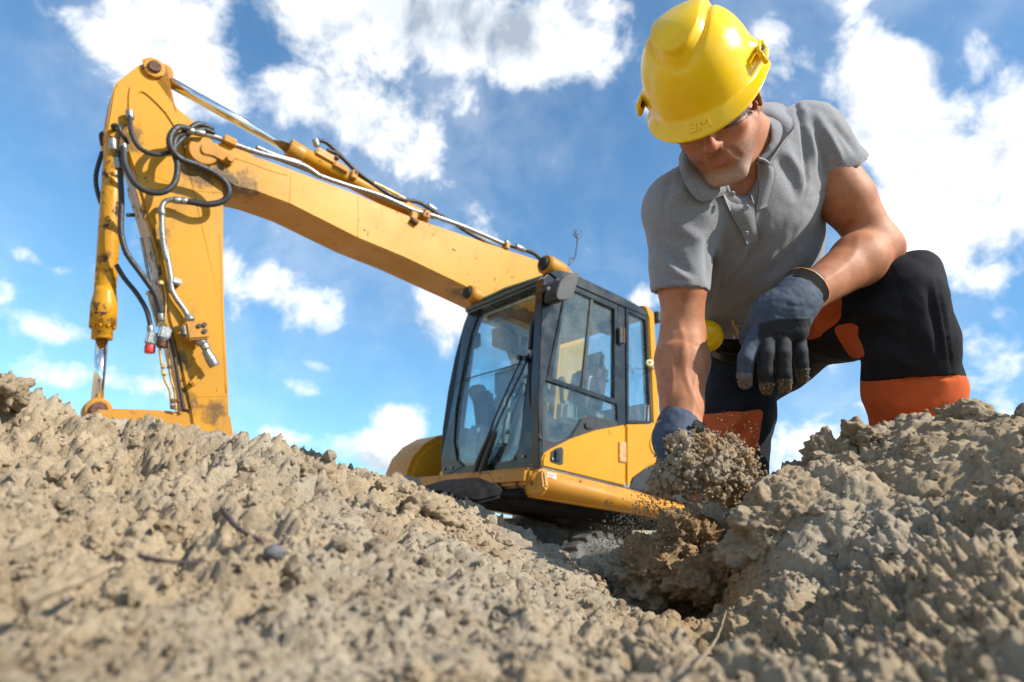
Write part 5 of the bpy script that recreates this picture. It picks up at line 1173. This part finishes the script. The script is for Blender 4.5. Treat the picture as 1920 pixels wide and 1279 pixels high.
wax = Rz(520, 220, 1.315) - Rz(500, 360, 1.305); wrap(Rz(515, 285, 1.312), wax, .0415, -3.14, 3.14, -.002, .002, .003, orange_t, 'cuff_binding', glove_r)
gsheet('strap_tab', [[Rz(720, 180, 1.262), Rz(785, 205, 1.262), Rz(852, 235, 1.265)], [Rz(690, 240, 1.258), Rz(750, 280, 1.258), Rz(800, 300, 1.262)], [Rz(668, 300, 1.26), Rz(705, 345, 1.26), Rz(745, 382, 1.264)]], .009, 'black_plastic', glove_r, 4)
# ---------------- helmet
nT, nP = 120, 64
def helm(th, ph):
    """th round the head from the front, ph 0 at the brim edge to 1 at the crown (arrays)"""
    a_, b_ = .1123, .1379                            # half width, half length
    fr_ = np.cos(th); brim = .012 + .027 * np.clip(fr_, 0, 1) ** 2.2
    s = np.clip((ph - .16) / .84, 0, 1); e = s * np.pi / 2
    rr_ = np.cos(e) ** .70; zz = .1490 * np.sin(e) ** .92
    bt = np.clip(ph / .16, 0, 1)                      # across the brim
    x_ = np.sin(th) * (a_ * rr_ + brim * (1 - bt)); y_ = np.cos(th) * (b_ * rr_ + brim * (1 - bt)) - .006
    z_ = .046 + zz - (1 - bt) * (.008 + .0195 * np.clip(fr_, 0, 1) ** 2)
    # raised crown panel and slot bosses
    yf = np.maximum(y_ - .040, 0) / .060; d_in = np.maximum(np.hypot(x_ / (.047 - .08 * np.maximum(y_ - .02, 0)), yf), (-y_ - .10) / .02 + 1)
    rise = np.clip((1.0 - d_in) / .13 + .5, 0, 1); rise = rise * rise * (3 - 2 * rise) * .010 * (s > .2) * np.clip((s - .2) / .1, 0, 1)
    sl = np.exp(-((np.abs(th) - 1.55) / .16) ** 4) * np.clip(1 - ((s - .10) / .12) ** 2, 0, 1) * .010
    groove = np.exp(-((d_in - 1.22) / .10) ** 2) * .006 * (s > .28) * np.clip((s - .28) / .1, 0, 1)
    nx, ny, nz = x_ / .115 ** 2, y_ / .142 ** 2, np.maximum(z_ - .046, 0) / .15 ** 2; L = np.sqrt(nx ** 2 + ny ** 2 + nz ** 2) + 1e-9
    k_ = (rise + sl - groove) / L; q_ = np.stack([x_ + nx * k_, y_ + ny * k_, z_ + nz * k_], -1); return tilt(q_)
def tilt(q_):                                      # the hat sits tipped forward on the head
    q_ = np.asarray(q_, float); c_, s2 = math.cos(-.169), math.sin(-.169); y_, z_ = q_[..., 1], q_[..., 2] - .046
    return np.stack([q_[..., 0], c_ * y_ - s2 * z_, s2 * y_ + c_ * z_ + .0477], -1)
th = np.linspace(-np.pi, np.pi, nT + 1)[:-1]; ph = np.concatenate([np.linspace(0, .16, 8)[:-1], np.linspace(.16, 1, nP - 7) ** 1.0])
nT2 = 180; th = np.linspace(-np.pi, np.pi, nT2 + 1)[:-1]; ph = np.concatenate([np.linspace(0, .16, 10)[:-1], np.linspace(.16, .995, 90)])
TH, PH = np.meshgrid(th, ph); HP = helm(TH, PH).reshape(-1, 3); npH = len(ph)
inner = HP * np.array([.972, .972, 1]) - np.array([0, 0, .003])
HV = np.concatenate([HP, inner]); n0 = len(HP); fs = []
i_, j_ = np.meshgrid(np.arange(npH - 1), np.arange(nT2), indexing='ij'); a = (i_ * nT2 + j_).ravel(); b = (i_ * nT2 + (j_ + 1) % nT2).ravel()
f1 = np.stack([a, b, b + nT2, a + nT2], 1); j = np.arange(nT2); rim = np.stack([j, j + n0, (j + 1) % nT2 + n0, (j + 1) % nT2], 1)
HVw = HO + HV @ HAX
ff = [tuple(q) for q in np.concatenate([f1, f1[:, ::-1] + n0, rim]).tolist()] + [tuple(range((npH - 1) * nT2, npH * nT2)), tuple(range(n0 + npH * nT2 - 1, n0 + (npH - 1) * nT2 - 1, -1))]
me = mesh_np('helmet', HVw, ff)
m = MB('yellow_helmet_plastic', .22); a1 = m.noise(14, 5); a2 = m.noise(120, 4, .7)
c = m.mix(m.ramp(a1, .35, .7), (.84, .51, .0), (.89, .57, .0)); c = m.mix(m.math('MULTIPLY', m.ramp(a2, .66, .74), .25), c, (.45, .33, .05))
m.base(c); m.rough(m.ramp(m.noise(30, 5), .3, .75, .17, .36)); m.b.inputs['Specular IOR Level'].default_value = .38; m.b.inputs['Subsurface Weight'].default_value = .15; m.b.inputs['Subsurface Radius'].default_value = (.01, .008, .001); m.b.inputs['Subsurface Scale'].default_value = .4
M['helmet'] = m.m
helmet = pl('hard_hat', me, 'helmet')
def hmesh(name, v, f, mat, par=helmet, smooth=True):
    me = mesh_np(name, HO + np.asarray(v) @ HAX, f, smooth); o = link(name, me, mat, par); return o
# accessory slots on both sides
for s_ in (-1, 1):
    for y_, z_, ln in ((.012, .062, .030),):
        def tub(p, q, r_): return tube_vf(np.array([p, q], float), r_, 10)
        x0 = s_ * .1255
        v_, f_ = join_vf([tub((x0, y_ - ln, z_), (x0, y_ + ln, z_), .0055), tub((x0, y_ - ln, z_), (x0 - s_ * .004, y_ - ln, z_ + .020), .005), tub((x0, y_ + ln, z_), (x0 - s_ * .004, y_ + ln, z_ + .020), .005), tub((x0 - s_ * .006, y_ - ln, z_ + .02), (x0 - s_ * .006, y_ + ln, z_ + .02), .004)]); v_ = tilt(v_)
        hmesh('accessory_slot', v_, f_, 'helmet')
        v_, f_ = join_vf([tub((x0 - s_ * .003, y_ - ln * .7, z_ + .010), (x0 - s_ * .003, y_ + ln * .7, z_ + .010), .0045)]); v_ = tilt(v_); hmesh('slot_opening', v_, f_, 'black_plastic')
# embossed mark on the brim
fc = bpy.data.curves.new('embossed_mark', 'FONT'); fc.body = '3M'; fc.size = .040; fc.extrude = .0022; fc.bevel_depth = .0004; fc.align_x = 'CENTER'; fc.align_y = 'CENTER'
fo = bpy.data.objects.new('tmp_text', fc); COL.objects.link(fo); dg = bpy.context.evaluated_depsgraph_get(); tm_ = bpy.data.meshes.new_from_object(fo.evaluated_get(dg)); bpy.data.objects.remove(fo)
bm = bmesh.new(); bm.from_mesh(tm_); bmesh.ops.triangulate(bm, faces=bm.faces[:]); bmesh.ops.subdivide_edges(bm, edges=[e for e in bm.edges if e.calc_length() > .006], cuts=2); bm.verts.ensure_lookup_table()
tv_ = np.array([q.co[:] for q in bm.verts]); bm.verts.index_update(); tf_ = [tuple(a.index for a in q.verts) for q in bm.faces]; bm.free()
# wrap the letters on the brim: x -> round the head, y -> up the brim
thx = tv_[:, 0] / .165; phy = .082 + tv_[:, 1] * 2.6
q0 = helm(thx, phy); q1 = helm(thx + .01, phy); q2 = helm(thx, phy + .01); nn = np.cross(q1 - q0, q2 - q0); nn /= np.linalg.norm(nn, axis=1)[:, None]
if np.mean(nn[:, 1]) < 0: nn = -nn
hmesh('embossed_mark', q0 + nn * (tv_[:, 2:3] * .8), tf_, 'helmet', helmet, False)
# ---------------- safety glasses
gls = MB('clear_lens', .05); gls.b.inputs['Transmission Weight'].default_value = 0
gl_m = glass_mat('safety_lens', (.62, .60, .58))
rows = []
for z_ in (.020, .004, -.012, -.022): rows.append([H(math.sin(a) * .079, .022 + math.cos(a) * .092 - abs(z_ + .002) * .12, z_ + .004) for a in np.linspace(-1.25, 1.25, 11)])
glasses = pl('safety_glasses', bpy.data.meshes.new('safety_glasses'), None)
o = sheet('lens', rows, .0022, gl_m, None, 3); o.parent = glasses; o.matrix_parent_inverse = Matrix.Translation(Vector((0, 0, 0))); glasses.matrix_parent_inverse = Matrix.Translation(-Vector(person.location)); o.matrix_parent_inverse = Matrix.Identity(4)
for s_ in (-1, 1):
    t_ = tube('temple_arm', catmull([H(s_ * .076, .048, .008), H(s_ * .080, .02, .010), H(s_ * .082, -.02, .014)], 4), .0042, 'black_plastic', None, 8); t_.parent = glasses
t_ = tube('lens_rim', catmull([H(math.sin(a) * .0795, .022 + math.cos(a) * .0925 - .003, -.020 + .004 * math.cos(a * 3)) for a in np.linspace(-1.25, 1.25, 15)], 3), .0013, 'black_plastic', None, 6); t_.parent = glasses
# ---------------- round yellow case on the belt
cc_ = P(1326, 630, 1.615); n_ = unit(CAM - cc_ + lat * .15)
tm2 = tube('belt_case', [cc_ - n_ * .04, cc_ - n_ * .038, cc_ - n_ * .005, cc_ + n_ * .008, cc_ + n_ * .014, cc_ + n_ * .015], [.030, .036, .038, .033, .020, .002], 'helmet', None, 36)
tm2['label'] = 'round yellow plastic case hanging on the belt beside the bare arm'; tm2['category'] = 'tool case'
tube('case_ring', catmull([cc_ + n_ * .012 + .022 * (unit(np.cross(n_, ub)) * math.cos(a) + unit(np.cross(n_, np.cross(n_, ub))) * math.sin(a)) for a in np.linspace(0, 6.283, 17)[:-1]], 3, True), .002, 'helmet', tm2, 8)
# ================================================================== scooped soil, falling grains, big clods, twigs
SC = lambda x, y, d: P(1190 + x * .15634, 760 + y * .15634, d)
big = [clod_shape(4, s, 1.05) for s in range(40, 46)]
cl = [(520,470,1.245,.020),(640,480,1.24,.028),(760,470,1.25,.026),(880,470,1.27,.026),(960,530,1.28,.026),(1140,500,1.31,.024),(1200,560,1.32,.022),(620,600,1.22,.034),(780,620,1.22,.042),(960,640,1.24,.044),(1130,660,1.27,.042),(1260,680,1.30,.034),
 (520,720,1.22,.032),(660,760,1.20,.040),(840,790,1.20,.046),(1030,800,1.23,.048),(1200,820,1.27,.044),(1310,840,1.30,.034),(430,800,1.22,.026),(330,890,1.23,.024),(270,960,1.23,.018),(400,960,1.22,.024),(560,900,1.21,.030),(740,940,1.21,.036),(920,960,1.23,.040),(1100,980,1.26,.040),(1250,990,1.29,.034),(700,1060,1.22,.024),(850,1090,1.23,.028),(1000,1110,1.25,.030),(560,1010,1.22,.018),(470,880,1.2,.022)]
cl = [q for q in cl if q[1] < 985]
pos = np.array([SC(a, b, c) for a, b, c, r in cl]); sz = np.array([r for *_, r in cl]) * .62
core = scatter(pos, sz * .72, big, .2)
nm = 1000; ci = rng.integers(0, len(cl), nm); dv = rng.normal(size=(nm, 3)); dv /= np.linalg.norm(dv, axis=1)[:, None]
mid = scatter(pos[ci] + dv * sz[ci][:, None] * rng.uniform(.5, 1.35, (nm, 1)), rng.uniform(.0030, .0095, nm), [clod_shape(2, q, 1.2) for q in range(90, 98)], .2)
a = (np.concatenate([core[0], mid[0]]), np.concatenate([core[1], mid[1] + len(core[0])]), np.r_[core[2], mid[2]])
np_ = 1800; ci = rng.integers(0, len(cl), np_); dv = rng.normal(size=(np_, 3)); dv /= np.linalg.norm(dv, axis=1)[:, None]; ps = pos[ci] + dv * sz[ci][:, None] * rng.uniform(.85, 2.2, (np_, 1))
b = scatter(ps, rng.uniform(.0007, .0032, np_), small, .2)
vv = np.concatenate([a[0], b[0]]); me = mesh_np('scooped_soil', vv, np.concatenate([a[1], b[1] + len(a[0])]), False); set_attr(me, 'tone', np.r_[a[2], b[2]]); set_attr(me, 'damp', .42 + .35 * vnoise(vv / .04, 3))
link('scooped_soil', me, 'soil', None, kind='stuff', label='crumbling handful of damp sandy soil held up in the right glove', category='soil')
# grains in the air
n = 3000; t = rng.uniform(0, 1, n) ** .8; x0 = np.where(rng.uniform(size=n) < .45, rng.normal(1232, 16, n), rng.uniform(1180, 1330, n)); gx_ = x0 - t * rng.uniform(10, 130, n) * (rng.uniform(size=n) < .75); gy_ = 925 + t * 110 + rng.normal(0, 8, n)
ps = np.array([P(x_, y_, d_) for x_, y_, d_ in zip(gx_, gy_, rng.uniform(1.2, 1.36, n))])
n2_ = 160; ps2 = np.array([P(rng.uniform(1345, 1425), rng.uniform(770, 930), rng.uniform(1.25, 1.45)) for _ in range(n2_)])
ps = np.concatenate([ps, ps2]); ps = ps[ps[:, 2] > ground_z(ps[:, 0], ps[:, 1]) + .03]
c = scatter(ps, .0005 + .0014 * rng.uniform(0, 1, len(ps)) ** 2.5, [icos(1)], .5)
me = mesh_np('falling_sand', c[0], c[1]); set_attr(me, 'tone', c[2]); set_attr(me, 'damp', c[2] * 0 + .1)
link('falling_sand', me, 'soil', None, kind='stuff', label='fine sand grains falling from the lifted handful', category='sand')
def clod(px, py, d, size, seed, label, damp=.0, sink=0., rough=.9, sub=6):
    v, f = clod_shape(sub if seed < 66 else 5, seed, rough); v = v * np.array(size)
    v = v + unit_rows(v) * (.006 * np.maximum(.5 - worley(v / .016, seed)[0], -.2) + .0045 * fbm(v / .012, 4, seed, .7) + .0035 * (.5 - worley(v / .007, seed + 3)[0]) - .012 * np.clip(.40 - worley(v / .03, seed + 7)[0], 0, 1) / .4 + .010 * (.55 - worley(v / .045, seed + 1)[0]))[:, None]
    me = mesh_np('soil_clod', v, f); set_attr(me, 'tone', .4 + .3 * vnoise(v / .03, 4)); set_attr(me, 'damp', damp + .25 * vnoise(v / .06, 9))
    o = link('soil_clod', me, 'soil', None, label=label, category='soil clod', group='big clods of soil'); o.location = P(px, py, d) - np.array([0, 0, sink]); o.rotation_euler = (0, 0, seed * 1.7); return o
def unit_rows(v): return v / (np.linalg.norm(v, axis=1)[:, None] + 1e-9)
clod(1310, 1030, 1.36, (.085, .08, .060), 61, 'rounded damp brown soil clod under the lifted handful', .6)
clod(1215, 1075, 1.32, (.080, .08, .055), 62, 'lumpy brown soil clod on the open side of the pit', .45)
clod(1335, 1095, 1.24, (.070, .06, .042), 63, 'dark broken soil clod sitting over the mouth of the pit', .75)
clod(1398, 1075, 1.22, (.028, .03, .050), 64, 'narrow upright orange brown clod wedged beside the grey slab', .7)
clod(1482, 1000, 1.15, (.105, .085, .085), 65, 'broad grey compacted slab of soil overhanging the pit', .0, 0, .6)
clod(1800, 785, 1.30, (.045, .04, .036), 66, 'grey clod perched on the ridge beside the bent knee', 0)
clod(1620, 830, 1.34, (.060, .05, .036), 67, 'jagged grey clod on the ridge below the orange shin panel', 0)
clod(1560, 862, 1.33, (.038, .04, .045), 68, 'pointed grey clod on the ridge between the two legs', 0)
clod(790, 965, 1.22, (.052, .05, .034), 69, 'rough brown clod on the slope below the cab', .25)
clod(575, 900, 1.16, (.050, .05, .036), 70, 'wide dark clod near the crest between stick and cab', .2)
clod(432, 905, 1.00, (.024, .022, .017), 71, 'pale pebble like clod on the slope below the stick', 0)
clod(1390, 930, 1.38, (.050, .05, .030), 72, 'small crumbly clod right under the kneeling leg', .35)
clod(10, 735, 1.10, (.035, .03, .028), 73, 'blurred clod on the crest left of the bucket cylinder', 0)
# twigs and stones
wood = simple('dry_wood', (.22, .17, .11), .9, 0, .3, 60); darkw = simple('dark_root', (.07, .05, .045), .9, 0, .3, 60); st_m = simple('grey_stone', (.10, .10, .105), .85, 0, .4, 80, .5)
def twig(pts, rad, mat, label):
    q = []
    for x_, y_ in pts: p_, d_ = soil_at(x_, y_); q.append(P(x_, y_, d_ - .016))
    q = catmull(q, 6); v, f = tube_vf(q, rad * np.linspace(1, .5, len(q)), 8); v = v + .3 * rad * np.stack([vnoise(v / .012, i) for i in range(3)], 1); o = link('twig', mesh_np('twig', v, f), mat, None, label=label, category='twig')
twig([(45, 1130), (110, 1105), (170, 1080), (215, 1060)], .0042, wood, 'long pale straw lying across the near slope')
twig([(262, 1042), (310, 1052), (372, 1052)], .0020, darkw, 'short dark flat root lying on the slope')
twig([(420, 958), (440, 985), (470, 1005), (490, 1012)], .0030, darkw, 'crooked purple brown root below the pale pebble')
twig([(1300, 1255), (1345, 1195), (1362, 1145)],   .0016, wood, 'thin pale stalk sticking up at the edge of the pit')
for k_, (x_, y_, r_, lb) in enumerate([(512, 1035, .0075, 'small grey stone half buried below the crooked root')]):
    p_, d_ = soil_at(x_, y_); v, f = clod_shape(3, 80 + k_, .6); o = link('stone', mesh_np('stone', v * r_ * [1.3, 1, .8], f), st_m, None, label=lb, category='stone'); o.location = P(x_, y_, d_ - .012)
